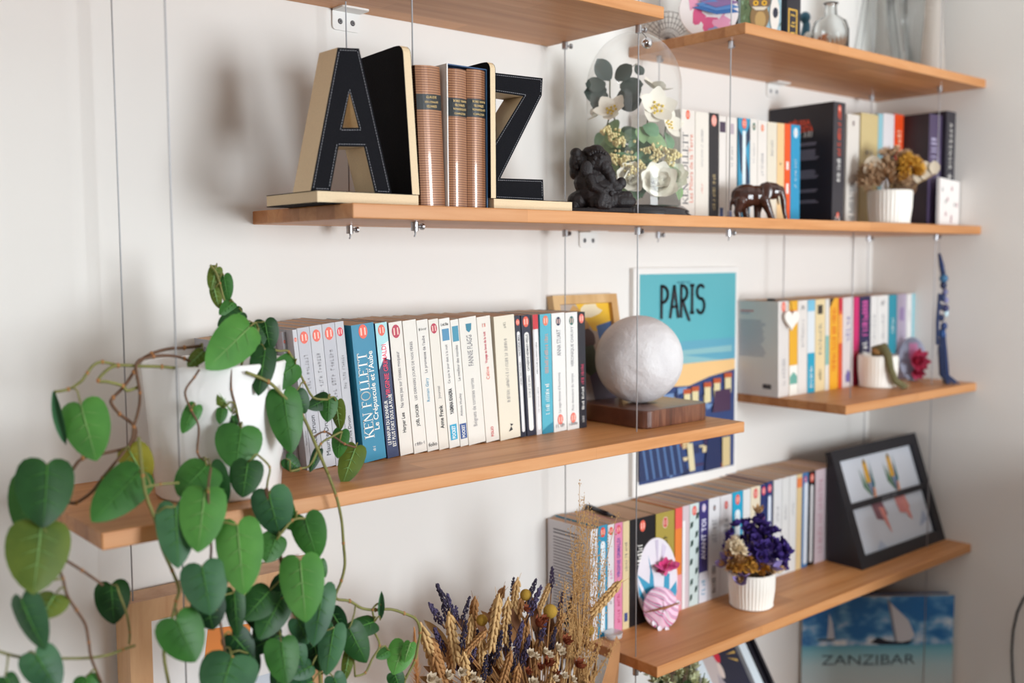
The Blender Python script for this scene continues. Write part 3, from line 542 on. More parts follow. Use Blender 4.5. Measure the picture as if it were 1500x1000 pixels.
# printed back covers at the left end of the rows
c1 = crow[0][2]; d1 = drow[0][2]; g1 = brow[0][2]
text('Maurice Druon', cover_frame(.036, max(v_.co.z for v_ in g1.children[0].data.vertices)-.013), .05, .0065, mat('2A2830', .6), g1, 'cover_title')
hC = .184
blurb(c1, [hC*(.80-.0165*i) for i in range(24)], .028, .092, mat('A8A4AE', .6), 2, .0014)
blurb(c1, [hC*.9], .05, .088, mat('C87878', .6), 2, .003); blurb(c1, [hC*.875], .06, .088, mat('9AA0B0', .6), 2, .002)
bc = MB()
for i in range(12): bc.box((-.0004, .016+i*.0016, hC*.08), (-.0001, .0168+i*.0016+.0004*(i % 3), hC*.13))
bc.build('barcode', mat('2E2A30', .6), c1)
hD = .182
blurb(d1, [hD*(.86-.028*i) for i in range(26)], .012, .088, mat('706C78', .6), 4, .0018); blurb(d1, [hD*.93, hD*.9], .02, .088, mat('4A4854', .6), 9, .002)
# ------------------------------------------------------------------ letter bookends, bound volumes
M_LEA = mat('101015', .75, name='black_leather', bump=.2, bscale=500, var=.3, spec=.12); M_TAN = mat('E0C7A2', .6, name='tan_leather', bump=.15, bscale=600, var=.06); M_STI = mat('8E8C92', .7)
def stitch(parent, pts, y, closed=True, gap=.0034, ln=.0022):
    """small thread marks along a polygon on the front face"""
    b = MB(); P = [Vector((p[0], p[1])) for p in pts]; n = len(P)
    for i in range(n if closed else n-1):
        a, c = P[i], P[(i+1) % n]; L = (c-a).length; k = max(1, int(L/gap)); d = (c-a)/L; nn = Vector((-d.y, d.x))*.0003
        for j in range(k):
            s = a+d*(j*gap+.0005); e = s+d*ln; b.add([(q.x, y, q.y) for q in (s+nn, s-nn, e-nn, e+nn)], [(0, 1, 2, 3)])
    return b.build('stitching', M_STI, parent)
def inset(poly, d):
    n = len(poly); out = []; area = sum(poly[i][0]*poly[(i+1) % n][1]-poly[(i+1) % n][0]*poly[i][1] for i in range(n)); sg = 1 if area > 0 else -1
    for i in range(n):
        a, b, c = Vector(poly[i-1]), Vector(poly[i]), Vector(poly[(i+1) % n]); e1 = (b-a).normalized(); e2 = (c-b).normalized()
        n1 = Vector((-e1.y, e1.x))*sg; n2 = Vector((-e2.y, e2.x))*sg; k = (n1+n2); k = k/max(k.length_squared/2, .3); out.append(tuple(b+k*d))
    return out
def letter_solid(polys, holes, y0, y1, name, parent):
    """front face at y0 and back at y1 in black leather, edges in tan; built with a filled 2D outline"""
    bm = bmesh.new(); es = []
    for loop in polys+holes:
        vs = [bm.verts.new((p[0], y0, p[1])) for p in loop]
        for i in range(len(vs)): es.append(bm.edges.new((vs[i], vs[(i+1) % len(vs)])))
    bmesh.ops.triangle_fill(bm, edges=es, use_beauty=True)
    for f in bm.faces: f.material_index = 0
    r = bmesh.ops.extrude_face_region(bm, geom=bm.faces[:]); nv = [g for g in r['geom'] if isinstance(g, bmesh.types.BMVert)]
    for v in nv: v.co.y = y1
    bm.normal_update(); bmesh.ops.recalc_face_normals(bm, faces=bm.faces)
    for f in bm.faces: f.material_index = 0 if abs(f.normal.y) > .9 else 1
    me = bpy.data.meshes.new(name); bm.to_mesh(me); bm.free(); me.materials.append(M_LEA); me.materials.append(M_TAN); return link(name, me, parent)
Y0 = -.222; Y1 = -.099; XL = -1.573
pe = lambda u, v, Y: (lambda p: (p.x, p.z))(at(u, v, Y=Y))
bt = .0145       # base thickness
t = thing('letter_bookend', 'black and tan leather bookend shaped like a letter A', 'bookend', (XL, Y0, TA), 0, 'leather letter bookends')
ox, oz = XL, TA
xp0 = at(590, 68, Y=Y0).x-ox; xp1 = at(609, 290, Y=Y0).x-ox; ph = at(597, 66, Y=Y0).z-oz
b = MB().box((0, 0, .0012), (xp1+.004, Y1-Y0, bt-.0008)); b.build('base', M_TAN, t)
b = MB().box((-.0004, -.0004, bt-.0008), (xp1, Y1-Y0, bt)); b.box((-.0004, -.0004, 0), (xp1+.004, Y1-Y0, .0012)); b.build('base_leather', M_LEA, t)
# upright plate with rounded upper corner towards the room, leaning very slightly
pw = .0105
pl = [(Y1-Y0, bt), (Y1-Y0, ph-.004), (.018, ph)] + [(.010+.010*math.cos(math.radians(a)), ph-.0105+.0105*math.sin(math.radians(a))) for a in (80, 110, 140, 165, 180)] + [(0, bt)]
lean = lambda z: (xp0-xp1+.004)*(z/ph)
def plate(x0, x1, M, name, par, pl=pl, ln=lean):
    b = MB(); n = len(pl); V = [(x0+ln(p[1]), p[0], p[1]) for p in pl]+[(x1+ln(p[1]), p[0], p[1]) for p in pl]
    Fs = [tuple(range(n)), tuple(range(n, 2*n))[::-1]]+[(i, (i+1) % n+0, (i+1) % n+n, i+n)[::-1] for i in range(n)]
    b.add(V, Fs); o = b.build(name, M, par); recalc(o.data); return o
plate(xp1-.004, xp1-.004+pw, M_TAN, 'plate', t); plate(xp1-.0048, xp1-.004, M_LEA, 'plate_leather', t); plate(xp1-.004+pw, xp1-.004+pw+.0006, M_LEA, 'plate_leather', t)
YA = -.210
g = lambda u, v: (lambda p: (p[0]-ox, p[1]-oz))(pe(u, v, YA))
outer = [g(494.5, 69.5), g(526, 71), g(574, 278), g(549, 278.5), g(533, 215), g(496, 214.5), g(484, 278), g(455, 277.5)]
for i in (2, 3, 6, 7): outer[i] = (outer[i][0], bt)
hole = [g(512, 136), g(525, 187), g(502, 187)]
xb = (at(477, 75, Y=-.16).x-ox)
letter_solid([outer], [hole], YA-Y0, YA-Y0+.042, 'letter', t)
stitch(t, inset(outer, .0028), YA-Y0-.0003); stitch(t, inset(hole, -.0026), YA-Y0-.0003)
# Z bookend
XZ = at(727, 290, Y=Y0).x; t = thing('letter_bookend', 'black and tan leather bookend shaped like a letter Z', 'bookend', (XZ, Y0, TA), 0, 'leather letter bookends')
ox = XZ; xe = at(838, 292, Y=Y0).x-ox
MB().box((-.004, 0, .0012), (xe, Y1-Y0, bt-.0008)).build('base', M_TAN, t)
b = MB().box((0, -.0004, bt-.0008), (xe+.0004, Y1-Y0, bt)); b.box((-.004, -.0004, 0), (xe+.0004, Y1-Y0, .0012)); b.build('base_leather', M_LEA, t)
phz = at(723, 90, Y=Y0).z-oz; plz = [(Y1-Y0, bt), (Y1-Y0, phz-.002), (.018, phz)] + [(.010+.010*math.cos(math.radians(a)), phz-.0105+.0105*math.sin(math.radians(a))) for a in (80, 110, 140, 165, 180)] + [(0, bt)]
plate(-.0088, -.0006, M_TAN, 'plate', t, plz, lambda z: 0); plate(-.0006, 0, M_LEA, 'plate_leather', t, plz, lambda z: 0); plate(-.0094, -.0088, M_LEA, 'plate_leather', t, plz, lambda z: 0)
YZ = -.212
g = lambda u, v: (lambda p: (p[0]-ox, p[1]-oz))(pe(u, v, YZ))
zo = [(0.0005, g(727, 107)[1]), g(795, 114.5), g(793.5, 140), g(733, 261), g(795.5, 263), (g(796.5, 288)[0], bt), (.0005, bt), (.0005, g(727, 218)[1]), g(766, 141), (.0005, g(727, 135)[1])]
letter_solid([zo], [], YZ-Y0, YZ-Y0+.040, 'letter', t); stitch(t, inset(zo, .0026), YZ-Y0-.0003)
# three gilt ribbed leather volumes; the last two share a blue slipcase
M_GILT, nt, bs = nodes('gilt_lined_leather'); tc = nt.nodes.new('ShaderNodeTexCoord'); wv = nt.nodes.new('ShaderNodeTexWave'); wv.bands_direction = 'Z'; wv.inputs['Scale'].default_value = 105; wv.inputs['Distortion'].default_value = .3
nt.links.new(tc.outputs['Object'], wv.inputs['Vector']); rp = ramp(nt, [(.25, '7A4C36'), (.8, 'AC7A56')]); nt.links.new(wv.outputs['Fac'], rp.inputs[0]); nt.links.new(rp.outputs[0], bs.inputs['Base Color']); bs.inputs['Roughness'].default_value = .3; bs.inputs['Coat Weight'].default_value = .6; bs.inputs['Metallic'].default_value = .15
GOLD = mat('D6B679', .35, .6); BAND = mat('24282A', .4)
def bound(u0, u1, ut0, ut1, vt, label, lines, Yf=-.217, zband=(.69, .80)):
    x0 = xat(u0, Yf, TA); x1 = xat(u1, Yf, TA); h = zat((ut0+ut1)/2, vt, Yf)-TA; w = x1-x0; ln = math.atan2(x0-at(ut0, vt, Y=Yf).x, h); ln = ln if ln > .02 else 0
    t = thing('leather_volume', label, 'book', (x0, Yf, TA), 0, 'gilt leather volumes'); t.rotation_euler = (0, -ln, 0)
    n = 10; sg = .005; prof = [(w*i/n, sg*(1-math.sin(math.pi*i/n))) for i in range(n+1)]; dep = .105
    def shell(off, z0, z1, M, name):
        b = MB(); V = []; Fs = []
        for (x, y) in prof: V += [(x, y-off, z0), (x, y-off, z1)]
        for i in range(n): Fs.append((2*i, 2*i+2, 2*i+3, 2*i+1))
        b.add(V, Fs); return b, M, name
    b, M, nm = shell(0, 0, h, M_GILT, 'cover'); b.box((0, sg, 0), (.0022, dep, h)); b.box((w-.0022, sg, 0), (w, dep, h)); b.build(nm, M, t, False)
    MB().box((.0022, sg+.001, .003), (w-.0022, dep-.003, h-.003)).build('pages', M_PAGESW, t)
    b, M, nm = shell(.0003, h*zband[0], h*zband[1], BAND, 'title_band'); b.build(nm, M, t)
    for i, s in enumerate(lines):
        zc = h*(zband[1]-(zband[1]-zband[0])*(i+.7)/(len(lines)+.4)); text(s, frame_mat((w/2, -.0008, zc), (1, 0, 0), (0, 0, 1)), w*.66, .0029, GOLD, t, 'spine_title')
    return t, x0, x1, h
bound(620.5, 656, 611, 653, 97, 'thick brown leather volume with gilt ridges standing against the A bookend', ['CLAUDE', 'LÉVI-STRAUSS', 'ŒUVRES'])
_, xa, xb_, h1 = bound(660.5, 688, 660, 688, 101, 'brown gilt leather volume in the slipcase, beside the thick one', ['BORIS VIAN', 'ŒUVRES', 'ROMANESQUES', 'COMPLÈTES'], Yf=-.2195, zband=(.66, .79))
_, xc, xd, h2 = bound(688.6, 715, 688.6, 715, 102, 'brown gilt leather volume in the slipcase, against the Z bookend', ['BORIS VIAN', 'ŒUVRES', 'ROMANESQUES', 'COMPLÈTES'], Yf=-.2195, zband=(.66, .79))
t = thing('slipcase', 'blue cardboard slipcase around two gilt leather volumes', 'slipcase', (xa-.0022, -.2165, TA)); ww = xd-xa+.0044; hh = max(h1, h2)+.0026
MB().box((0, 0, 0), (.0016, .108, hh)).build('side_panel', mat('E9E6E2', .5), t); MB().box((ww-.0016, 0, 0), (ww, .108, hh)).build('side_panel', mat('2C5478', .5), t)
MB().box((.0016, .1068, 0), (ww-.0016, .108, hh)).build('back_panel', mat('2C5478', .5), t); MB().box((.0016, 0, hh-.0014), (ww-.0016, .1068, hh)).build('top_panel', mat('2C4C74', .5), t)
# ------------------------------------------------------------------ moon lamp
RZC = math.atan2(R0.y, R0.x)      # turn that faces a thing to the viewer
M_MOON, nt, bs = nodes('moon_plaster'); N = nt.nodes.new; tc = N('ShaderNodeTexCoord'); n1 = N('ShaderNodeTexNoise'); n1.inputs['Scale'].default_value = 16; n1.inputs['Detail'].default_value = 9; n1.inputs['Roughness'].default_value = .62
v1 = N('ShaderNodeTexVoronoi'); v1.inputs['Scale'].default_value = 34; v1.feature = 'SMOOTH_F1'
nt.links.new(tc.outputs['Object'], n1.inputs['Vector']); nt.links.new(tc.outputs['Object'], v1.inputs['Vector'])
ad = N('ShaderNodeMath'); ad.operation = 'MULTIPLY_ADD'; ad.inputs[1].default_value = .35; nt.links.new(v1.outputs['Distance'], ad.inputs[0]); nt.links.new(n1.outputs['Fac'], ad.inputs[2])
bp = N('ShaderNodeBump'); bp.inputs['Strength'].default_value = 1; bp.inputs['Distance'].default_value = .007; nt.links.new(ad.outputs[0], bp.inputs['Height']); nt.links.new(bp.outputs[0], bs.inputs['Normal'])
rp = ramp(nt, [(.3, 'D6D1D2'), (.7, 'E8E4E4')]); nt.links.new(n1.outputs['Fac'], rp.inputs[0]); nt.links.new(rp.outputs[0], bs.inputs['Base Color']); bs.inputs['Roughness'].default_value = .6
x0, y0 = -.990, -.197; wx, wy, wh = .158, .145, .0285
t = thing('moon_lamp_base', 'square walnut base with rounded corners under the moon globe', 'lamp base', (x0+wx/2, y0+wy/2, TB))
o = MB().prism(rrect(wx, wy, .018, 8), wh, Matrix.Identity(4)).build('base', M_WALNUT, t); bevel(o, .002, 3)
MB().lathe([(0, wh+.0004), (.02, wh+.0004), (.022, wh)], 24).build('magnet_disc', mat('3A241A', .3), t, True)
mc = at(936, 531, Y=y0+wy/2+.004); rm = 65/FPX*(mc-CAM).dot(FW)*.985
mg = MB().ell((0, 0, 0), rm, seg=64, rings=40).build('moon_globe', M_MOON, None, True); mg.location = (mc.x, mc.y, max(mc.z, TB+wh+rm+.0003)); mg.location.z = TB+wh+rm
tag(mg, 'textured white moon globe resting above the walnut base', 'moon lamp')
# ------------------------------------------------------------------ small wooden picture frame leaning on the wall
def tilt_frame(c0, ex, ey): return frame_mat(c0, ex, ey)
pl_, pr_ = at(808, 433, Y=-.012), at(902, 432, Y=-.012)
fw, fh = pr_.x-pl_.x, pl_.z-TB; t = thing('framed_painting', 'small pale wood picture frame leaning on the wall behind the moon globe', 'picture frame', (pl_.x, -.05, TB))
an = math.atan2(.036, fh); ez = Vector((0, math.sin(an), math.cos(an))); M = frame_mat((0, 0, 0), (1, 0, 0), ez)
L = fh/math.cos(an); fb_ = .015
def frame_bars(t, M, w, h, bw, dep, material, name='frame_bar', mitre=True):
    for P in ([(0, 0), (w, 0), (w-bw, bw), (bw, bw)], [(0, h), (bw, h-bw), (w-bw, h-bw), (w, h)], [(0, 0), (bw, bw), (bw, h-bw), (0, h)], [(w, 0), (w, h), (w-bw, h-bw), (w-bw, bw)]):
        b = MB().prism(P, dep, M @ Matrix.Translation((0, 0, -dep))); o = b.build(name, material, t); recalc(o.data)
frame_bars(t, M, fw, L, fb_, .014, M_OAK)
MB().prism([(bw_, bh_) for bw_, bh_ in ((fb_, fb_), (fw-fb_, fb_), (fw-fb_, L-fb_), (fb_, L-fb_))], .002, M @ Matrix.Translation((0, 0, -.010))).build('backing', mat('B9A28C', .7), t)
W_, H_ = fw-2*fb_, L-2*fb_
def sc(pts): return [(fb_+p[0]*W_, fb_+p[1]*H_) for p in pts]
def blob(cx, cy, rx, ry, n=14, wob=0, seed=1):
    r = random.Random(seed); return [(cx+rx*math.cos(2*math.pi*i/n)*(1+wob*r.uniform(-1, 1)), cy+ry*math.sin(2*math.pi*i/n)*(1+wob*r.uniform(-1, 1))) for i in range(n)]
art = [(sc([(0, 0), (1, 0), (1, 1), (0, 1)]), 'B9A79A'), (sc(blob(.3, .75, .3, .22, 12, .2, 1)), 'C99A5A'), (sc([(.35, 1), (1, 1), (1, .68), (.62, .74)]), 'F0BE2E'), (sc(blob(.62, .93, .2, .07, 12, .2, 2)), 'F2E2C0'), (sc([(.7, .78), (1, .82), (1, .4), (.76, .5)]), '4A6EA8'),
       (sc(blob(.5, .66, .15, .1, 14, .05, 3)), '4A2E2E'), (sc([(.3, .58), (.6, .6), (.66, .38), (.5, .2), (.26, .3)]), '44523E'), (sc(blob(.3, .2, .28, .16, 12, .25, 4)), 'A8948C'), (sc([(.45, .3), (.8, .4), (.95, .05), (.5, .05)]), '5A4A60'), (sc(blob(.15, .4, .12, .2, 10, .2, 5)), 'A8A294')]
flat_print('picture', art, M @ Matrix.Translation((0, 0, -.008)), t, .00008)
# ------------------------------------------------------------------ PARIS poster board on the wall
PX0, PX1, PZ0, PZ1 = -.816, -.512, 1.018, 1.433
t = thing('city_poster', 'white-bordered poster of city rooftops reading PARIS, behind the moon globe', 'poster', (PX0, 0, PZ0))
MB().box((0, -.010, 0), (PX1-PX0, -.0005, PZ1-PZ0)).build('board', mat('F1EEEA', .55), t)
PM = frame_mat((-PX0, -.0102, -PZ0), (1, 0, 0), (0, 0, 1))
pw_ = lambda u, v: (lambda p: (p.x, p.z))(at(u, v, Y=-.0102))
pp = lambda *q: [pw_(*a) for a in q]
sx0, sx1, sz0, sz1 = -.800, -.521, 1.038, 1.422
sky = lambda a, b: [(sx0, a), (sx1, a), (sx1, b), (sx0, b)]
zz = lambda v: at(1000, v, Y=-.0102).z
LAY = [(sky(sz0, sz1), '5FB4BE'), (sky(sz0, zz(500)), '64A9C0'), (pp((935, 520), (1072, 505), (1072, 514), (1000, 520), (1072, 528), (1072, 533), (935, 533)), '8FBFC4'), (sky(sz0, zz(533)), 'F6C88A')]
# rooftops
LAY.append(([(sx0, sz0), (sx1, sz0), (sx1, zz(549)), (-.60, zz(556)), (-.66, zz(566)), (-.72, zz(564)), (sx0, zz(572))], '34477A'))
rr = random.Random(11)
for i in range(110):
    u = rr.uniform(936, 1050); v = rr.uniform(565, 690); du = rr.uniform(4, 16); dv = rr.uniform(3, 13); c = rr.choice(['26325C', '2E3C68', '1F2848', '4A66A0', '3A5286', 'D8B98A', 'E2CFA4', 'A85A3A', '46345A', '7A98C4'])
    u1 = min(u+du, 1068); P = pp((u, v), (u1, v-2), (u1, v+dv-3), (u, v+dv))
    P = [(min(max(p[0], sx0), sx1), min(max(p[1], sz0+.001), sz1)) for p in P]; LAY.append((P, c))
for (u, v) in ((1044, 560), (1030, 566), (1060, 552), (1000, 576), (1012, 572)):
    LAY.append((pp((u, v), (u+9, v-1), (u+9, v+22), (u, v+23)), 'E8D8A8')); LAY.append((pp((u-1, v-6), (u+10, v-7), (u+10, v), (u-1, v+1)), 'C0562E'))
LAY += [(pp((1045, 572), (1068, 568), (1068, 600), (1042, 604)), '4E3450'), (pp((934, 652), (990, 642), (1004, 690), (934, 706)), '2A3860')]
for k in range(6): LAY.append((pp((938+k*10, 655-k*2), (941+k*10, 654.5-k*2), (948+k*10, 702-k*2), (945+k*10, 703-k*2)), '5878A8'))
LAY += [(pp((934, 650), (988, 640), (989, 644), (934, 654)), '88A8CC'), (pp((1034, 642), (1054, 638), (1054, 684), (1030, 690)), '24305A'), (pp((1056, 640), (1067, 638), (1067, 680), (1056, 683)), 'DCC592'), (pp((1004, 650), (1012, 648), (1016, 688), (1008, 690)), 'E4D6AE')]
flat_print('print', LAY, PM, t, .00003)
PS = lambda pts: [((pts_[0]), (pts_[1])) for pts_ in pts]
# hand-lettered capitals
a0 = pw_(968, 466); a1 = pw_(1034, 417); kx = (a1[0]-a0[0])/4.9; kz = (a1[1]-a0[1])
gl = [[(0, 0), (0, 1)], [(0, 1)]+arc(.05, .74, .62, .26, 90, -90, 8)+[(0, .48)],
      [(.92, 0), (1.35, 1), (1.78, 0)], [(1.05, .34), (1.66, .34)],
      [(2.1, .0), (2.1, 1)], [(2.1, 1)]+arc(2.2, .76, .55, .24, 90, -90, 8)+[(2.1, .52)], [(2.3, .5), (2.6, .2), (3.0, -.12)],
      [(3.3, .12), (3.3, 1)], [(3.15, 1), (3.45, 1)], [(3.15, .12), (3.45, .12)],
      arc(4.25, .78, .42, .22, 40, 270, 9)+arc(4.25, .33, .42, .24, 90, -150, 9)]
gl = [[(p[0]*kx+a0[0], p[1]*kz+a0[1]) for p in g_] for g_ in gl]
strokes(gl, PM @ Matrix.Translation((0, 0, .0026)), .0056, mat('23202A', .5), t, 'title')
cpos = pw_(1001, 413); text('~~ ~~~ ~~~~', PM @ Matrix.Translation((cpos[0], cpos[1], .0026)), .07, .005, mat('3E7E96', .5), t, 'subtitle')
# ------------------------------------------------------------------ carved figures
def blobby(name, b, material, parent, voxel=.0014, it=3):
    o = b.build(name, material, parent, True); md = o.modifiers.new('remesh', 'REMESH'); md.mode = 'VOXEL'; md.voxel_size = voxel; md.use_smooth_shade = True
    s = o.modifiers.new('smooth', 'SMOOTH'); s.iterations = it; s.factor = .5; return o
def limb(b, pts, rs, n=10):
    for i in range(len(pts)-1):
        p, q = Vector(pts[i]), Vector(pts[i+1]); k = max(2, int((q-p).length/(min(rs[i], rs[i+1])*.6)))
        for j in range(k+1):
            f = j/k; b.ell(p.lerp(q, f), rs[i]*(1-f)+rs[i+1]*f, seg=n, rings=6)
gc = at(880, 292, Y=-.208); S = (gc-CAM).dot(FW)/FPX/7.145
t = thing('elephant_god_statue', 'dark carved statuette of a reclining elephant-headed deity before the glass dome', 'statuette', (gc.x, gc.y, TA), RZC)
q = lambda x, y, d=0: ((x-420)*S, d, (862-y)*S)
M_STONE = mat('211A1C', .5, name='black_stone', bump=.5, bscale=600, var=.45, spec=.45)
b = MB(); b.box((q(95, 862)[0], -.022, 0), (q(765, 862)[0], .026, q(0, 805)[2]))
b.build('plinth', M_STONE, t); bevel(t.children[-1], .002)
b = MB()
b.ell(q(400, 640, 0), (.033, .021, .024)); b.ell(q(330, 540, .0), (.027, .018, .022)); b.ell(q(290, 480, .0), (.018, .016, .018))
b.ell(q(420, 740, -.012), (.020, .012, .018)); limb(b, [q(430, 680, -.016), q(400, 760, -.018), q(480, 790, -.018)], [.010, .010, .007])
b.ell(q(620, 740, -.004), (.024, .016, .012)); limb(b, [q(500, 740, -.008), q(690, 690, -.006), q(715, 740, -.006)], [.014, .009, .006])
b.ell(q(200, 720, .004), (.018, .016, .014)); b.ell(q(140, 800, .0), (.008, .014, .010))
b.ell(q(400, 330, 0), (.019, .018, .020)); b.ell(q(370, 230, .002), (.014, .014, .012)); b.ell(q(300, 220, .004), (.010, .012, .008))
b.ell(q(220, 320, .006), (.014, .010, .016)); b.ell(q(265, 405, -.016), (.0095, .0035, .012)); b.ell(q(160, 330, .006), (.010, .012, .016)); b.ell(q(165, 230, .006), (.009, .010, .008)); b.ell(q(150, 420, .006), (.008, .01, .012))
limb(b, [q(450, 380, -.008), q(510, 460, -.010), q(535, 540, -.010), q(590, 580, -.010), q(640, 560, -.008)], [.011, .0085, .0065, .006, .006]); b.ell(q(628, 548, -.008), (.0075, .007, .0085))
limb(b, [q(300, 500, -.014), q(330, 590, -.018), q(430, 640, -.019)], [.008, .007, .006]); limb(b, [q(420, 500, .0), q(560, 600, -.01), q(600, 600, -.01)], [.009, .007, .006])
blobby('figure', b, M_STONE, t, .001, 1)
for (zx, zy, d_, r_) in ((455, 395, -.0165, .0022), (180, 300, -.004, .004), (200, 340, -.006, .004), (170, 380, -.005, .004), (350, 300, -.0165, .003), (410, 290, -.017, .003), (330, 345, -.016, .003), (470, 620, -.0195, .0035), (520, 660, -.019, .0035)): MB().ell(q(zx, zy, d_), (r_, r_*.5, r_*1.2), seg=10, rings=8).build('carved_detail', M_STONE, t, True)
for k in range(7): b = MB(); b.ell(q(300+k*26, 255-30*math.sin(k*.5), -.012), (.0028, .0028, .0028), seg=8, rings=6); b.build('crown_bead', M_STONE, t, True)
for k in range(5): b = MB(); limb(b, [q(590+k*8, 650+k*14, -.013), q(680+k*6, 700+k*14, -.012)], [.0016, .0014], 6); b.build('robe_fold', M_STONE, t, True)
# wooden elephant
ec = at(1111, 305, Y=-.185); S = (ec-CAM).dot(FW)/FPX/5.265
t = thing('wooden_elephant', 'small polished dark wood elephant walking before the paperbacks', 'figurine', (ec.x, ec.y, TA), RZC)
q = lambda x, y, d=0: ((x-690)*S, d, (912-y)*S)
M_EBONY = wood('ebony', [(.3, '2A1612'), (.7, '4E2C22')], scale=(20, 20, 60), rough=.22, coat=.4)
b = MB()
b.ell(q(590, 725), (.0255, .016, .0205)); b.ell(q(670, 725), (.022, .0155, .018)); b.ell(q(550, 745), (.0145, .0145, .020)); b.ell(q(730, 720), (.013, .012, .014))
b.ell(q(800, 690), (.0155, .012, .0145)); b.ell(q(775, 670), (.012, .0115, .011))
limb(b, [q(850, 690), q(880, 760), q(888, 840), q(902, 905)], [.0095, .006, .0042, .0034])
for (pp_, d) in (([q(545, 770, -.009), q(520, 850, -.009), q(530, 905, -.009)], 0), ([q(580, 770, .009), q(600, 850, .009), q(610, 905, .009)], 0), ([q(700, 770, .008), q(690, 850, .008), q(690, 905, .008)], 0), ([q(725, 760, -.008), q(765, 850, -.008), q(785, 905, -.008)], 0)): limb(b, pp_, [.010, .0065, .006])
limb(b, [q(505, 720), q(478, 780), q(475, 830)], [.004, .0025, .0022])
blobby('body', b, M_EBONY, t, .0011, 3)
for d in (-.0125, .0125): b = MB().ell(q(742, 695, d), (.0105, .0022, .0165)); b.build('ear', M_EBONY, t, True)
for d in (-.005, .005): b = MB(); limb(b, [q(838, 735, d), q(850, 790, d*1.3)], [.0018, .0009], 6); b.build('tusk', mat('E9DFC8', .4), t, True)
for d in (-.0105, .0105): MB().ell(q(822, 672, d), .0013, seg=8, rings=6).build('eye', mat('0E0A0A', .2), t, True)
# ------------------------------------------------------------------ flower pieces shared by several arrangements
def rotz_to(d, up=Vector((0, 0, 1))): return Vector(d).normalized().to_track_quat('Z', 'Y').to_matrix().to_4x4()
def petal(b, M, L, w, cup=.25, mi=0, n=5):
    V = []; Fs = []
    for i in range(n+1):
        f = i/n; wd = w*math.sin(math.pi*min(.98, .12+f*.84))**.8 if f < 1 else w*.12; z = cup*L*f*f
        for s in (-1, 0, 1): V.append(M @ Vector((s*wd/2, f*L, z+(.12*wd if s else 0))))
    for i in range(n):
        for s in (0, 1): Fs.append((i*3+s, i*3+s+1, (i+1)*3+s+1, (i+1)*3+s))
    b.add(V, Fs, mi)
def blossom_mesh(name, np, L, w, cup, mats, centre=.2, layers=1, seed=1):
    r = random.Random(seed); b = MB()
    for k in range(layers):
        for i in range(np):
            a = 2*math.pi*(i+.5*k)/np+r.uniform(-.15, .15); M = Matrix.Rotation(a, 4, 'Z') @ Matrix.Rotation(math.radians(10+28*k+r.uniform(-8, 8)), 4, 'X'); petal(b, M, L*(1-.22*k), w*(1-.18*k), cup)
    if centre:
        for i in range(9): a = i*2.4; rr = centre*L*math.sqrt(i/9); b.ell((rr*math.cos(a), rr*math.sin(a), L*.16), L*.07, seg=6, rings=4, mi=1)
    return b.mesh(name, mats, True)
def place(name, me, parent, loc, d=(0, 0, 1), s=1, spin=0):
    o = link(name, me, parent); o.matrix_local = Matrix.Translation(Vector(loc)) @ rotz_to(d) @ Matrix.Rotation(spin, 4, 'Z') @ Matrix.Scale(s, 4); return o
def leaf_shape(b, M, L, w, fold=.15, droop=.2, heart=0, mi=0, n=7):
    """leaf lying in local xy: base at origin, tip at +y, heart lobes behind the base"""
    V = []; Fs = []
    for i in range(n+1):
        f = i/n
        if heart: wd = w*.5*(math.sin(math.pi*(f*.86+.14))**.62)*(1.0 if f < .6 else 1-(f-.6)**2*.9)
        else: wd = w*.5*math.sin(math.pi*(.04+.93*f))**.75
        if i == n: wd = w*.01
        y = f*L; z = -droop*L*f*f
        for s in (-1, -.55, 0, .55, 1):
            yy = y-(heart*L*(abs(s)**1.1)*(1-f)**2.2 if heart else 0); V.append(M @ Vector((s*wd, yy, z+fold*abs(s)*wd-(.18*wd*s*s if heart else 0))))
    for i in range(n):
        for k in range(4): Fs.append((i*5+k, i*5+k+1, (i+1)*5+k+1, (i+1)*5+k))
    b.add(V, Fs, mi)
HEART = [(0, 0), (.10, -.075), (.28, -.135), (.52, -.150), (.76, -.105), (.93, .0), (1, .14), (1, .28), (.95, .43), (.84, .58), (.67, .73), (.44, .86), (.20, .95), (0, 1)]
def heart_leaf(b, M, L, w, fold=-.3, droop=.1, mi=0):
    n = len(HEART)-1; V = []; Fs = []
    z = lambda x, y: fold*abs(x)*.5 - .35*x*x/max(w, 1e-6) + .10*w*math.exp(-(x/(w*.10))**2)*0 - droop*L*max(y/L, 0)**2 - (.06*L if y < 0 else 0)*(y/L/.15)**2
    for sd in (-1, 1):
        base = len(V)
        for i, (hx, hy) in enumerate(HEART):
            my = max(0, (i/n)**1.25)
            for f in (0, .4, .75, 1):
                x = sd*hx*w/2*f; y = L*(my*(1-f)+hy*f) if hy >= 0 or f > 0 else 0; V.append(M @ Vector((x, y, z(x, y))))
        for i in range(n):
            for k in range(3):
                q = (base+i*4+k, base+i*4+k+1, base+(i+1)*4+k+1, base+(i+1)*4+k); Fs.append(q if sd > 0 else q[::-1])
    b.add(V, Fs, mi)
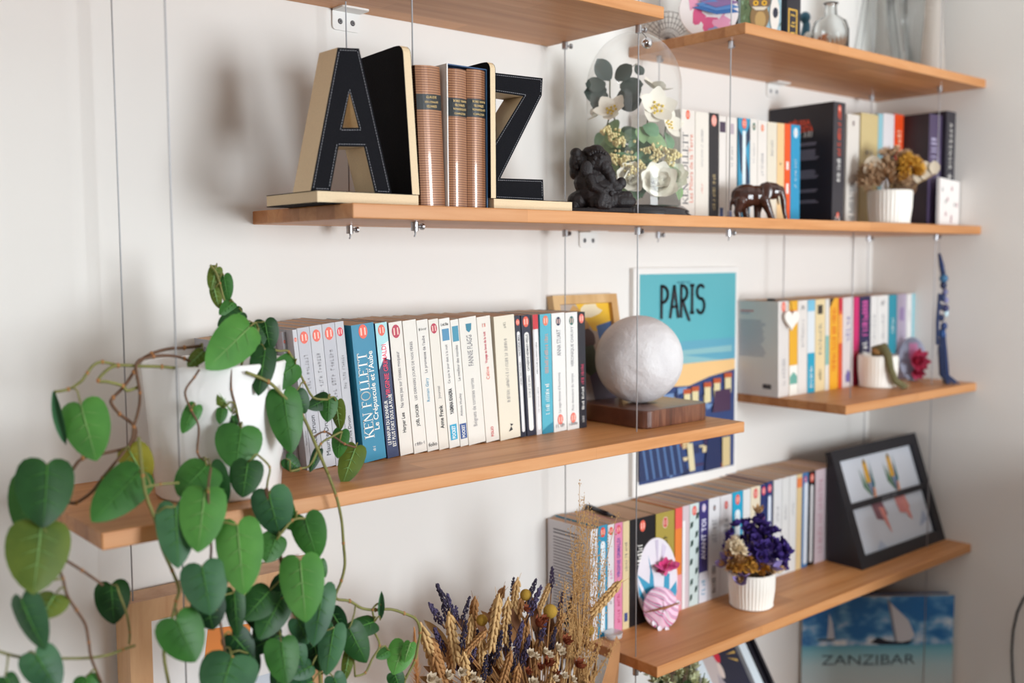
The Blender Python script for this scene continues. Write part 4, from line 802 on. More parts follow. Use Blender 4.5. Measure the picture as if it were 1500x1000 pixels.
# ------------------------------------------------------------------ glass dome with flowers
cc = at(928, 270, Y=-.118); kk = (cc-CAM).dot(FW)/FPX; rd = 69*kk; t = thing('flower_dome', 'clear glass dome over white and green flowers on a black base', 'glass dome', (cc.x, cc.y, TA), RZC)
hz = at(928, 47, Y=-.118).z-TA; bh = .018
MB().lathe([(0, 0), (rd*1.2, 0), (rd*1.22, .004), (rd*1.16, .007), (rd*1.18, .010), (rd*1.12, .014), (rd*1.05, bh), (0, bh)], 64).build('base', mat('15121A', .22, coat=.4), t, True)
pr = [(rd, bh), (rd, hz*.62)] + [(rd*math.cos(math.radians(a)), hz*.70+(hz-hz*.70-.0)*math.sin(math.radians(a))) for a in range(0, 86, 7)] + [(.001, hz)]
MB().lathe(pr, 64).build('dome', M_GLASS, t, True)
# local frame of the photograph crop (850,50)-(1010,210): x right, z up
g = lambda u, v, d=0: Vector(((u-928)*kk, d, at(928, v, Y=-.118).z-TA))
WHITEP = mat('F2EBDD', .6); YEL = mat('E8C83A', .6); EUC = mat('3C4A44', .55, var=.2, bscale=60); GRN = mat('6E9A72', .6, var=.25, bscale=50); GRN2 = mat('8DAE7A', .6, var=.25, bscale=50); CRM = mat('E9D9A0', .7)
HEL = blossom_mesh('flower', 5, .030, .026, .3, [WHITEP, YEL], .35, 1, 3); PEO = blossom_mesh('flower', 8, .030, .030, .45, [mat('FBF7EA', .6), CRM], .12, 3, 5)
for (u, v, d, s, dr) in ((893, 168, -.030, 1.0, (-.3, -.7, .65)), (955, 165, -.035, 1.15, (.25, -.9, .35)), (975, 185, -.02, .85, (.6, -.7, .2)), (880, 165, .0, .8, (-.7, -.2, .6)), (960, 130, .01, .95, (.3, -.2, .9))): place('flower', HEL, t, g(u, v, d), dr, s, u)
for (u, v, d, s) in ((957, 274, -.046, 1.05), (917, 266, -.044, .85), (985, 262, .0, .8), (890, 275, .01, .8)): place('flower', PEO, t, g(u, v, d), (.05, -.95, .25), s*1.1, u)
b = MB().tube([g(925, 290), g(905, 200, .0), g(893, 140), g(893, 105)], .0012, 6); b.tube([g(905, 120), g(925, 98), g(932, 93)], .0008, 6); b.tube([g(930, 290), g(945, 200), g(953, 140)], .0013, 6); b.tube([g(920, 290), g(880, 220), g(893, 168)], .0013, 6); b.tube([g(940, 290), g(970, 220), g(975, 185)], .0013, 6); b.build('stems', mat('6A6A4E', .7), t, True)
LB = MB(); leaf_shape(LB, Matrix.Identity(4), .030, .024, .1, .1); LM = LB.mesh('leaf', EUC, True)
for (u, v, d, dx, dz, s) in ((893, 118, -.008, -.55, .75, 1.05), (900, 118, -.012, .5, .4, .9), (886, 124, -.012, -.95, -.1, .9), (906, 128, -.014, .95, .0, 1.0), (890, 142, -.008, -.95, .1, 1.1), (902, 146, -.014, .8, .25, 1.1), (889, 132, .01, -1, .3, 1.0), (896, 155, -.01, -1, .0, 1.0), (905, 155, -.01, .95, .15, 1.0), (930, 96, -.004, .5, -.7, .55)):
    ey = Vector((dx, -.15, dz)).normalized(); ex = Vector((0, -1, .3)).cross(ey).normalized(); o = link('leaf', LM, t); Mx = Matrix((ex, ey, ex.cross(ey))).transposed().to_4x4(); Mx.translation = g(u, v, d); o.matrix_local = Mx @ Matrix.Scale(s*1.25, 4)
LG = MB(); leaf_shape(LG, Matrix.Identity(4), .028, .024, .25, .3); LG1 = LG.mesh('leaf', GRN, True); LG2 = LG1.copy(); LG2.materials.clear(); LG2.materials.append(GRN2)
r = random.Random(4)
for i in range(95):
    a = r.uniform(0, 6.28); rr_ = rd*.78*math.sqrt(r.uniform(.1, 1)); v = r.uniform(190, 270); P = Vector((rr_*math.cos(a), rr_*math.sin(a), g(928, v).z)); place('leaf', r.choice((LG1, LG2)), t, P*1, (math.cos(a)*.7+.05, math.sin(a)*.7-.3, r.uniform(.1, .9)), r.uniform(.95, 1.5), r.uniform(0, 6))
CL = MB()
for i in range(22): CL.ell((r.gauss(0, .006), r.gauss(0, .006), r.gauss(0, .005)), r.uniform(.0018, .003), seg=6, rings=4)
CL = CL.mesh('floret_cluster', CRM, True)
for (u, v, d) in ((884, 195, -.045), (893, 205, -.05), (903, 212, -.05), (893, 235, -.055), (902, 240, -.05), (912, 238, -.05), (940, 225, -.055), (948, 222, -.055), (955, 232, -.05), (965, 225, -.045), (975, 238, -.04), (983, 228, -.035), (932, 245, -.055), (920, 252, -.055)): place('floret_cluster', CL, t, g(u, v, d), (0, -.5, .8), r.uniform(.8, 1.2), u)
# ------------------------------------------------------------------ ribbed white pots with dried flowers
M_POT = mat('F3EDE4', .35, name='white_ceramic')
def ribbed_pot(t, r, h, zf=.9, ribs=40):
    pr = [(0, .001), (r*.86, 0), (r*.93, .003), (r*zf, .006), (r*.98, h*.5), (r, h-.003), (r*.985, h), (r*.9, h), (r*.88, h*.85), (0, h*.85)]
    b = MB().lathe(pr[:2], 8); b = MB(); b.lathe(pr[2:6], ribs*4, rib=.022, ribn=ribs); b.lathe([pr[5], pr[6], pr[7], pr[8]], ribs*4); b.lathe([pr[0], pr[1], pr[2]], ribs*4)
    o = b.build('pot', M_POT, t, True); recalc(o.data)
    MB().lathe([(0, h*.86), (r*.89, h*.84)], 24).build('soil', mat('6A4E3A', .9), t)
def bunch(t, meshes, n, c, rx, ry, rz, seed, name='flower', smin=.8, smax=1.2, up=.5):
    r = random.Random(seed)
    for i in range(n):
        d = Vector((r.gauss(0, 1), r.gauss(0, 1), abs(r.gauss(0, 1))*.9-.15)).normalized(); k = r.uniform(.45, 1)
        place(name, r.choice(meshes), t, (c[0]+d.x*rx*k, c[1]+d.y*ry*k, c[2]+d.z*rz*k), (d.x, d.y, d.z+up), r.uniform(smin, smax), r.uniform(0, 6))
PUR = mat('40297A', .75, var=.3, bscale=300); PUR2 = mat('8E7CB4', .7); OCH = mat('C08A34', .75); BRN = mat('6E4426', .8); CRE = mat('E8D6B8', .7); TANF = mat('C0986A', .8); GREYL = mat('C2B29C', .75)
ST = blossom_mesh('flower', 5, .0085, .008, .5, [PUR, BRN], .3, 2, 8); ST2 = blossom_mesh('flower', 5, .014, .011, .8, [PUR2, BRN], 0, 1, 9); OC = blossom_mesh('flower', 9, .009, .005, .1, [OCH, BRN], .5, 2, 10); CR = blossom_mesh('flower', 8, .008, .004, .6, [CRE, CRE], .3, 2, 11); TN = blossom_mesh('flower', 7, .010, .006, .9, [TANF, BRN], .3, 2, 12)
pc = at(1099, 893, Z=TD); k = (pc-CAM).dot(FW)/FPX; t = thing('dried_flower_pot', 'ribbed white pot of purple and ochre dried flowers', 'flower pot', (pc.x+.022, pc.y+.014, TD), RZC); rp_ = 34*k; ph_ = 52*k
ribbed_pot(t, rp_, ph_)
bunch(t, [ST], 80, (.004, 0, ph_+.034), .052, .040, .062, 21, smin=1.3, smax=1.9); bunch(t, [ST], 26, (.036, -.005, ph_+.024), .030, .022, .034, 22, smin=1.3, smax=1.9); bunch(t, [ST2], 14, (-.004, -.014, ph_+.014), .044, .026, .03, 23, smin=1.2, smax=1.7); bunch(t, [OC], 34, (-.018, -.036, ph_+.012), .034, .010, .022, 24, smin=1.1, smax=1.6); bunch(t, [CR], 16, (-.036, -.030, ph_+.046), .014, .010, .020, 25, smin=1.2, smax=1.6); bunch(t, [TN], 18, (-.036, -.022, ph_+.014), .020, .02, .03, 26, smin=1.1, smax=1.6)
bunch(t, [ST2, TN], 5, (-.026, -.036, ph_-.010), .012, .008, .014, 27); bunch(t, [TN, CR], 4, (.040, -.014, ph_-.004), .008, .008, .01, 28)
place('flower', TN, t, (.010, 0, ph_+.105), (0, -.3, 1), 1.3); place('flower', ST, t, (.012, -.004, ph_+.098), (0, -.3, 1), 1.2)
b = MB(); r = random.Random(31)
for i in range(26): a = r.uniform(0, 6.28); q2 = r.uniform(0, .035); b.tube([(.4*q2*math.cos(a), .4*q2*math.sin(a), ph_*.8), (q2*math.cos(a)+.004, q2*math.sin(a), ph_+r.uniform(.03, .075))], .0007, 5)
b.build('stems', mat('7A6A48', .8), t, True)
# pot on the bookend shelf
pc = at(1303, 318, Y=-.185); k = (pc-CAM).dot(FW)/FPX; t = thing('dried_flower_pot', 'ribbed white pot of tan and mustard dried flowers before the purple book', 'flower pot', (pc.x, pc.y, TA), RZC); rp_ = 31*k; ph_ = at(1303, 279, Y=-.185).z-TA
ribbed_pot(t, rp_, ph_, ribs=34)
MUS = mat('D8A23C', .75); TFM = mat('C4A07C', .85); MU = blossom_mesh('flower', 8, .008, .004, .7, [MUS, MUS], .4, 2, 14); TF_ = blossom_mesh('flower', 9, .010, .004, .8, [TFM, TFM], .3, 2, 15)
bunch(t, [TF_], 70, (-.014, 0, ph_+.018), .044, .03, .040, 41, smin=1.2, smax=1.8); bunch(t, [MU], 44, (.028, -.026, ph_+.030), .024, .014, .036, 42, smin=1.2, smax=1.7); bunch(t, [TF_], 34, (.02, 0, ph_+.044), .036, .02, .034, 43, smin=1.2, smax=1.8); bunch(t, [TF_], 7, (.0, .0, ph_+.072), .016, .012, .012, 44)
LF = MB(); leaf_shape(LF, Matrix.Identity(4), .038, .034, .3, -.3); LFM = LF.mesh('leaf', GREYL, True)
for (dx, dz, x, z, s) in ((-.7, .8, -.040, .030, 1.0), (-1, -.05, -.034, .010, 1.1), (.9, .25, .050, .014, .7), (.95, .1, .064, .020, .95), (-.5, .9, -.046, .026, .7), (.7, -.4, .082, .030, .7), (.4, -.9, .034, .018, .7)):
    place('leaf', LFM, t, (x, -.012, ph_+z), (dx*.2, -.9, .3), s); o = t.children[-1]; ey = Vector((dx, -.2, dz)).normalized(); ex = Vector((0, -1, 0)).cross(ey).normalized(); Mx = Matrix((ex, ey, ex.cross(ey))).transposed().to_4x4(); Mx.translation = Vector((x, -.012, ph_+z)); o.matrix_local = Mx @ Matrix.Scale(s, 4)
b = MB(); r = random.Random(33)
for i in range(24): a = r.uniform(0, 6.28); q2 = r.uniform(0, .04); b.tube([(.4*q2*math.cos(a), .4*q2*math.sin(a), ph_*.8), (q2*math.cos(a), q2*math.sin(a), ph_+r.uniform(.02, .07))], .0007, 5)
b.tube([(.03, -.01, ph_*.9), (.052, -.012, ph_+.014), (.085, -.012, ph_+.032)], .001, 5); b.tube([(-.02, 0, ph_*.8), (-.04, -.012, ph_+.03)], .0008, 5)
b.build('stems', mat('9A7A52', .8), t, True)
# pot with a drooping cactus on the short shelf
pc = at(1284, 566, Z=TC); k = (pc-CAM).dot(FW)/FPX; t = thing('cactus_pot', 'ribbed white pot with one drooping rat-tail cactus', 'cactus pot', (pc.x-.002, pc.y-.003, TC), RZC); rp_ = 28*k; ph_ = 47*k
ribbed_pot(t, rp_, ph_, ribs=34)
M_CAC = mat('6C6644', .85, var=.25, bscale=250); P = [(-.010, -.01, ph_*.85), (-.010, -.016, ph_+.012), (.000, -.030, ph_+.016), (.006, -rp_*.98, ph_+.002), (.010, -rp_*1.12, ph_*.62), (.020, -rp_*1.14, ph_*.25), (.038, -rp_*1.16, -.0), (.043, -rp_*1.16, -.004)]
P = [(a, b_, max(c, .0065)) for a, b_, c in P]
b = MB(); b.tube(P, [.007, .011, .012, .0085, .0072, .007, .0065, .004], 12); b.build('cactus_stem', M_CAC, t, True)
b = MB(); r = random.Random(5)
for i in range(len(P)-1):
    for j in range(12):
        f = j/12; c = Vector(P[i]).lerp(Vector(P[i+1]), f)
        for s in range(8):
            d = Vector((r.gauss(0, 1), r.gauss(0, 1), r.gauss(0, 1))).normalized(); c1_ = c+d*.0075; c2_ = c+d*.0098; e = d.orthogonal()*.0004; b.add([c1_+e, c1_-e, c2_], [(0, 1, 2)])
o = b.build('spines', mat('C8BC94', .8), t); o['kind'] = 'stuff'
MB().ell((-.004, -.022, ph_+.010), (.016, .013, .010)).build('cactus_head', mat('A8804E', .85, var=.3, bscale=300), t, True)
# ------------------------------------------------------------------ trailing philodendron
def leaf_mat(name, dark, light):
    M, nt, b = nodes(name); N = nt.nodes.new; tc = N('ShaderNodeTexCoord'); n = N('ShaderNodeTexNoise'); n.inputs['Scale'].default_value = 22; n.inputs['Detail'].default_value = 3
    nt.links.new(tc.outputs['Object'], n.inputs['Vector']); r = ramp(nt, [(.3, dark), (.7, light)]); nt.links.new(n.outputs['Fac'], r.inputs[0]); nt.links.new(r.outputs[0], b.inputs['Base Color'])
    b.inputs['Roughness'].default_value = .45; b.inputs['Specular IOR Level'].default_value = .35; b.inputs['Subsurface Weight'].default_value = 0; b.inputs['Coat Weight'].default_value = 0
    tr = N('ShaderNodeBsdfTranslucent'); nt.links.new(r.outputs[0], tr.inputs[0]); mx = N('ShaderNodeMixShader'); mx.inputs[0].default_value = .18
    o = nt.nodes['Material Output']; nt.links.new(b.outputs[0], mx.inputs[1]); nt.links.new(tr.outputs[0], mx.inputs[2]); nt.links.new(mx.outputs[0], o.inputs[0]); return M
LEAF = {'d': leaf_mat('leaf_deep', '163C18', '285A26'), 'm': leaf_mat('leaf_mid', '2A5C22', '3F7A30'), 'l': leaf_mat('leaf_light', '427C32', '5C9A44'), 'b': leaf_mat('leaf_bluish', '2C5639', '47774E'), 'o': leaf_mat('leaf_olive', '465F1E', '6E7E2E'), 'y': leaf_mat('leaf_yellowing', '7A7A22', 'B0A23C'), 'x': leaf_mat('leaf_dark', '12301A', '1F4626')}
def weld(me):
    bm = bmesh.new(); bm.from_mesh(me); bmesh.ops.remove_doubles(bm, verts=bm.verts, dist=1e-6); bm.to_mesh(me); bm.free(); me.polygons.foreach_set('use_smooth', [True]*len(me.polygons))
VEIN = mat('7FA860', .5); M_VINE = mat('7C7A3E', .6, var=.2, bscale=80); M_VINEB = mat('6A4A34', .7, var=.2, bscale=80); M_NODE = mat('A87040', .8); M_WPOT = mat('F3F1EF', .28, name='glazed_white', coat=.3)
PCX, PCY = -1.668, -.150
plant = thing('potted_philodendron', 'trailing heart-leaf plant in a smooth white pot spilling over the shelf edge', 'potted plant', (PCX, PCY, TB)); PO = Vector((PCX, PCY, TB))
rt, rb, phh = .081, .070, .152
o = MB().lathe([(0, 0), (rb-.004, 0), (rb, .004), (rb+(rt-rb)*.55, phh*.55), (rt, phh-.002), (rt-.002, phh), (rt-.006, phh-.001), (rt-.012, phh-.03), (0, phh-.03)], 64).build('pot', M_WPOT, plant, True)
MB().lathe([(0, phh-.022), (rt-.010, phh-.024)], 32).build('soil', mat('3A2A20', .9), plant)
# base u,v ; tip u,v ; width px ; distance of base and tip plane from the wall ; tone ; sideways turn
LV = [
 (69, 681, 65, 771, 80, .235, .26, 'd', 0), (46, 700, 36, 786, 62, .20, .22, 'm', .3), (119, 594, 140, 673, 66, .20, .23, 'l', 0), (203, 692, 137, 760, 64, .235, .262, 'm', .25), (190, 660, 216, 707, 46, .20, .21, 'y', -.4), (79, 573, 96, 652, 13, .19, .20, 'b', 0),
 (60, 772, 50, 868, 88, .25, .28, 'o', 0), (80, 871, 60, 905, 46, .25, .262, 'o', .3), (32, 878, 61, 954, 42, .265, .285, 'b', -.5), (52, 958, 86, 1012, 56, .265, .28, 'b', 0), (163, 857, 167, 914, 50, .21, .225, 'd', 0), (8, 992, 26, 1024, 30, .26, .27, 'd', 0), (126, 992, 132, 1026, 38, .25, .26, 'm', 0),
 (302, 683, 261, 723, 60, .252, .262, 'm', .3), (309, 684, 330, 740, 36, .25, .262, 'd', -.5), (300, 721, 290, 807, 67, .285, .31, 'l', 0), (257, 743, 262, 831, 56, .275, .30, 'b', .25), (353, 628, 345, 687, 68, .245, .258, 'm', 0), (363, 678, 355, 728, 49, .262, .272, 'd', 0), (394, 722, 409, 786, 60, .280, .29, 'b', 0), (408, 735, 425, 778, 34, .272, .28, 'm', -.5),
 (348, 770, 357, 870, 68, .305, .335, 'l', 0), (405, 786, 390, 823, 40, .284, .294, 'm', 0), (296, 830, 309, 900, 67, .305, .325, 'b', 0), (302, 878, 312, 923, 50, .285, .295, 'x', 0), (258, 908, 288, 970, 68, .305, .32, 'm', 0), (343, 868, 348, 933, 30, .285, .295, 'd', 0), (394, 866, 357, 906, 48, .285, .295, 'd', 0), (411, 878, 380, 936, 48, .293, .303, 'd', 0), (440, 822, 448, 911, 65, .31, .335, 'l', 0),
 (473, 862, 460, 947, 44, .300, .315, 'b', .3), (437, 908, 452, 944, 34, .288, .295, 'b', 0), (489, 920, 477, 990, 40, .292, .302, 'b', 0), (412, 941, 421, 1004, 51, .31, .325, 'm', 0), (486, 895, 504, 928, 26, .28, .285, 'x', -.6), (547, 911, 502, 925, 30, .275, .28, 'd', .3), (512, 922, 539, 972, 42, .285, .295, 'd', 0), (592, 943, 576, 987, 40, .275, .285, 'l', 0), (601, 942, 592, 970, 20, .285, .29, 'l', 0), (578, 987, 587, 1012, 26, .275, .28, 'd', 0), (569, 953, 552, 963, 17, .272, .276, 'm', 0),
 (447, 759, 464, 820, 51, .290, .305, 'm', 0), (470, 822, 477, 846, 15, .28, .285, 'm', 0), (557, 906, 559, 866, 9, .27, .27, 'b', 0), (432, 752, 412, 764, 6, .285, .285, 'm', 0),
 (317, 393, 309, 425, 21, .150, .155, 'o', 0), (328, 405, 334, 441, 23, .155, .16, 'm', 0), (314, 423, 321, 452, 17, .152, .156, 'o', .3), (341, 443, 322, 460, 20, .160, .165, 'm', 0), (354, 457, 320, 476, 27, .165, .17, 'd', 0), (365, 479, 307, 537, 62, .215, .245, 'l', 0), (388, 472, 396, 514, 36, .175, .18, 'd', 0), (372, 474, 386, 505, 30, .17, .18, 'd', .4), (388, 513, 379, 578, 38, .225, .24, 'd', 0), (432, 534, 388, 570, 44, .205, .215, 'm', .3), (415, 579, 429, 664, 52, .235, .25, 'm', 0), (432, 577, 448, 606, 34, .21, .215, 'd', 0),
 (481, 583, 452, 597, 26, .185, .19, 'd', 0), (482, 584, 480, 618, 28, .19, .195, 'm', 0), (493, 590, 497, 631, 22, .188, .19, 'o', .4), (500, 632, 494, 671, 26, .195, .20, 'm', 0), (521, 655, 502, 707, 37, .195, .21, 'o', .2), (286, 595, 267, 634, 26, .225, .23, 'm', 0), (338, 602, 321, 574, 27, .225, .225, 'o', 0), (326, 599, 322, 621, 17, .225, .23, 'm', 0), (340, 608, 345, 625, 17, .225, .23, 'd', 0), (420, 672, 441, 689, 24, .205, .21, 'd', 0), (467, 659, 454, 691, 15, .20, .205, 'x', 0),
 (340, 930, 371, 964, 42, .285, .295, 'x', 0), (366, 958, 376, 992, 28, .29, .295, 'x', 0), (411, 930, 368, 950, 36, .285, .29, 'x', 0), (340, 963, 318, 1032, 84, .315, .335, 'b', 0), (431, 945, 446, 976, 32, .285, .29, 'b', 0), (456, 975, 427, 991, 28, .288, .292, 'b', 0), (457, 998, 420, 1015, 40, .285, .29, 'b', 0), (489, 992, 503, 1024, 32, .285, .29, 'b', 0), (512, 955, 503, 1000, 18, .275, .28, 'o', 0), (297, 515, 275, 536, 22, .20, .205, 'o', .4), (395, 905, 380, 960, 40, .276, .28, 'x', 0), (425, 965, 400, 1010, 40, .28, .285, 'x', 0), (370, 880, 390, 930, 40, .272, .276, 'x', 0), (420, 850, 400, 900, 40, .272, .278, 'x', 0), (460, 940, 470, 985, 36, .278, .284, 'x', 0),
]
VN = [  # vine polylines: distance from the wall, thickness, brown?, points
 (.235, .0019, 0, [(360, 545), (393, 559), (415, 580), (442.6, 608), (464, 655), (480.5, 694)]), (.268, .0017, 0, [(480.5, 694), (492, 725), (500, 760), (503, 795), (505, 826), (500, 850), (491.6, 875), (512, 880), (530, 890.5), (550, 893), (572, 892), (592, 898), (609.5, 907), (615.5, 926), (612, 945), (608, 967), (594, 994), (588, 1015)]),
 (.195, .0018, 0, [(270, 540), (237, 537), (205, 536), (173, 535), (157, 542), (144, 557), (158, 559), (180, 565), (186, 572), (205, 566)]), (.19, .0016, 0, [(173, 535), (150, 530), (137, 535), (128, 546), (118, 559), (100, 570), (79, 574)]), (.19, .0018, 1, [(297, 506), (270, 509), (246, 511), (222, 518), (205, 529), (196, 545), (180, 568), (166, 582), (163, 590), (175, 606), (198, 626), (192, 652), (160, 662), (121, 671), (105, 690)]), (.20, .0016, 1, [(290, 537), (270, 525), (250, 521), (225, 522), (200, 532), (205, 575), (203, 600), (196, 625), (190, 650), (150, 700), (135, 720), (112, 736), (97, 737), (80, 760), (72, 771), (85, 830)]),
 (.265, .0017, 0, [(203, 640), (209, 696), (214, 725), (229, 766), (237, 801), (252, 835), (262, 862), (258, 880), (254, 898), (246, 925), (240, 958), (248, 1005)]), (.255, .0014, 1, [(85, 830), (92, 847), (98, 870), (112, 893), (125, 914), (130, 940), (134, 964), (149, 1000)]), (.245, .0014, 0, [(-5, 953), (36, 963), (90, 964), (133, 963), (162, 958), (180, 951), (198, 945)]), (.235, .0012, 0, [(189, 943), (190, 925), (185, 897), (175, 870)]), (.25, .0014, 1, [(96, 820), (120, 835), (146, 853), (150, 857)]),
 (.228, .0012, 1, [(292, 541), (285, 552), (271, 574), (280, 600), (291, 625), (289, 661), (298, 675), (309, 684)]), (.228, .001, 1, [(339, 539), (339, 570), (347, 600), (352, 628)]), (.262, .0012, 0, [(380, 668), (395, 684), (392, 705), (390, 722)]), (.20, .0014, 0, [(380, 530), (394, 513), (410, 514), (423, 515), (434.5, 537.5), (446, 560), (459, 582), (480, 585)]), (.278, .0022, 1, [(390, 715), (405, 790), (418, 850), (420, 880), (405, 920), (400, 950), (415, 990), (425, 1020)]), (.276, .002, 0, [(420, 880), (445, 920), (465, 960), (470, 1010)]), (.155, .0014, 0, [(352, 540), (362, 500), (352, 475), (345, 460), (330, 443), (322, 415), (316, 398), (308, 388)]), (.20, .0016, 0, [(370, 545), (375, 510), (378, 480)]),
 (.29, .0013, 1, [(309, 684), (305, 720), (309, 789), (308, 820), (300, 850), (320, 900), (330, 960)]), (.278, .0013, 0, [(520, 990), (535, 985), (545, 965), (556, 945), (548, 925)]), (.27, .0012, 0, [(549, 910), (546, 893), (553, 884), (558, 886)]), (.262, .0012, 0, [(210, 714), (235, 709), (262, 707)]), (.21, .0013, 0, [(425, 690), (440, 686), (455, 680), (470, 650), (485, 640), (500, 632)]), (.205, .0012, 1, [(459, 640), (475, 632), (490, 640), (505, 650), (521, 655)]),
 (.27, .0013, 0, [(594, 994), (585, 975), (590, 955)]), (.28, .0013, 0, [(420, 880), (436, 850), (440, 822)]), (.29, .0013, 0, [(405, 790), (428, 762), (447, 759)]),
]
vpts = []
for (yd, rr_, br, pts) in VN:
    P = [at(u, v, Y=-yd) for (u, v) in pts]
    # soften the corners
    Q = []
    for i in range(len(P)-1):
        p0, p1, p2, p3 = P[max(i-1, 0)], P[i], P[i+1], P[min(i+2, len(P)-1)]
        for j in range(4):
            f = j/4; Q.append(.5*((2*p1)+(p2-p0)*f+(2*p0-5*p1+4*p2-p3)*f*f+(3*p1-p0-3*p2+p3)*f**3))
    Q.append(P[-1]); vpts += Q
    st = MB().tube(Q, rr_, 7).build('stem', M_VINEB if br else M_VINE, plant, True, PO)
    for p in P[1:-1:2]:
        nd = MB().ell(p, (rr_*1.22, rr_*1.22, rr_*1.6), seg=7, rings=5); ch = nd.build('stem_node', M_NODE, st, True, PO)
for i, (bu, bv, tu, tv, wp, y0_, y1_, tone, turn) in enumerate(LV):
    Bp = at(bu, bv, Y=-y0_); Tp = at(tu, tv, Y=-y1_); ey = Tp-Bp; Ln = ey.length; ey.normalize(); look = (CAM-Bp).normalized()
    ez = (look-ey*look.dot(ey)).normalized(); ex = ey.cross(ez)
    sg = 1 if i % 2 else -1; a = turn*sg+((i*37) % 11-5)*.035; ez2 = ez*math.cos(a)+ex*math.sin(a); ex2 = ey.cross(ez2)
    M = Matrix((ex2, ey, ez2)).transposed().to_4x4(); M.translation = Bp-PO
    wd = wp*(Bp-CAM).dot(FW)/FPX/max(.5, math.cos(a)); b = MB(); thin = wp < 14
    if thin: leaf_shape(b, M, Ln, wd*1.1, 2.2, .10, 0, n=9)
    else: heart_leaf(b, M, Ln, wd, -.16, .10)
    me_ = b.mesh('leaf', LEAF[tone], True); weld(me_); lf = link('leaf', me_, plant)
    if not thin:
        vb = MB(); vb.tube([M @ Vector((0, f*Ln*.94, -.10*Ln*f*f+.0006)) for f in (.0, .25, .5, .75, 1)], [.0008, .0007, .0006, .0004, .0002], 5)
        for s in (-1, 1):
            for f in (.12, .34, .56): vb.tube([M @ Vector((s*wd*q_*.8*(1-f*.55), (f+q_*.22)*Ln, -.10*Ln*(f+q_*.22)**2-.08*wd*q_*.8*(1-f*.55)-.35*wd*(q_*.8*(1-f*.55))**2+.0007)) for q_ in (0, .2, .4)], [.00035, .0003, .0001], 4)
        vb.build('leaf_veins', LEAF['l'] if tone in 'dmbx' else VEIN, lf, True)
    # leaf stalk from the nearest vine point
    j = min(range(len(vpts)), key=lambda k_: (vpts[k_]-Bp).length); q0 = vpts[j]
    if .003 < (q0-Bp).length < .09:
        mid = q0.lerp(Bp, .5)+Vector((0, -.004, .006)); MB().tube([q0, q0.lerp(mid, .6)+Vector((0, 0, .001)), mid, mid.lerp(Bp, .6), Bp-ey*.0015], [.0011, .001, .0009, .0009, .0008], 6).build('leaf_stalk', M_VINE, plant, True, PO)
# ------------------------------------------------------------------ dried bouquet in kraft paper
bx, by = -1.185, -.165; TF = ZF+TH
bq = thing('dried_bouquet', 'dried bouquet of wheat, lavender and grasses wrapped in brown paper', 'bouquet', (bx, by, TF)); BO = Vector((bx, by, TF))
M_WHT = mat('CFA872', .8, var=.2, bscale=150); M_WH2 = mat('A87848', .8, var=.25, bscale=150); M_LAV = mat('383046', .9, var=.35, bscale=300); M_LV2 = mat('504666', .9, var=.35, bscale=300); M_KR = mat('B07C50', .75, name='kraft_paper', bump=.2, bscale=30, var=.12); M_SEED = mat('C99E66', .8); M_CRA = mat('B08A30', .85, bump=.6, bscale=900)
def wheat_mesh(L, seed, M_):
    r = random.Random(seed); b = MB(); n = 13
    for i in range(n):
        z = L*i/n
        for s in range(3):
            a = s*2.094+i*1.05; R = Euler((math.radians(24), 0, a-math.pi/2)).to_matrix(); b.ell((.0036*math.cos(a), .0036*math.sin(a), z), (.0022, .0022, .0058), R, 6, 5)
        if i % 2 == 0: a = i*1.3; b.tube([(0, 0, z), (.006*math.cos(a), .006*math.sin(a), z+.016)], [.0005, .0002], 4)
    b.ell((0, 0, L), (.002, .002, .006), seg=6, rings=5); return b.mesh('wheat_ear', M_, True)
def lav_mesh(L, seed, M_):
    r = random.Random(seed); b = MB()
    for i in range(8):
        z = L*(i/7)**.9; q = .0034*(1.0-.55*(i/7)**2)
        for k in range(5): a = k*1.256+i*.7+r.uniform(-.3, .3); qq = q*r.uniform(.6, 1.25); b.ell((qq*math.cos(a), qq*math.sin(a), z+r.uniform(-.002, .002)), (.0013, .0013, .0026), Euler((r.uniform(-.5, .5), r.uniform(-.5, .5), 0)).to_matrix(), 5, 4)
    b.ell((0, 0, L+.002), (.0012, .0012, .003), seg=5, rings=4)
    b.tube([(0, 0, -.012), (0, 0, L)], .0008, 5); return b.mesh('lavender_spike', M_, True)
WH = [wheat_mesh(.052, 1, M_WHT), wheat_mesh(.046, 2, M_WH2)]; LAV = [lav_mesh(.034, 1, M_LAV), lav_mesh(.028, 2, M_LV2)]
stems = MB(); foot = Vector((bx, by, TF+.02))
def stalk(low, rr_=.0009):
    f = foot+Vector(((low.x-bx)*.12, (low.y-by)*.12, 0)); mid = f.lerp(low, .55)+Vector((0, 0, .01)); stems.tube([f, mid, low], rr_, 5)
def head(name, meshes, L0, tu, tv, lu, lv, Y, i):
    T = at(tu, tv, Y=Y); Lw = at(lu, lv, Y=Y+.008 if Y < -.2 else Y-.004); d = T-Lw; s = d.length/L0
    me = meshes[i % len(meshes)]; o = link(name, me, bq); o.matrix_local = Matrix.Translation(Lw-BO) @ rotz_to(d) @ Matrix.Rotation(i*1.3, 4, 'Z') @ Matrix.Diagonal((min(max(s, .8), 1.15), min(max(s, .8), 1.15), s, 1)); stalk(Lw)
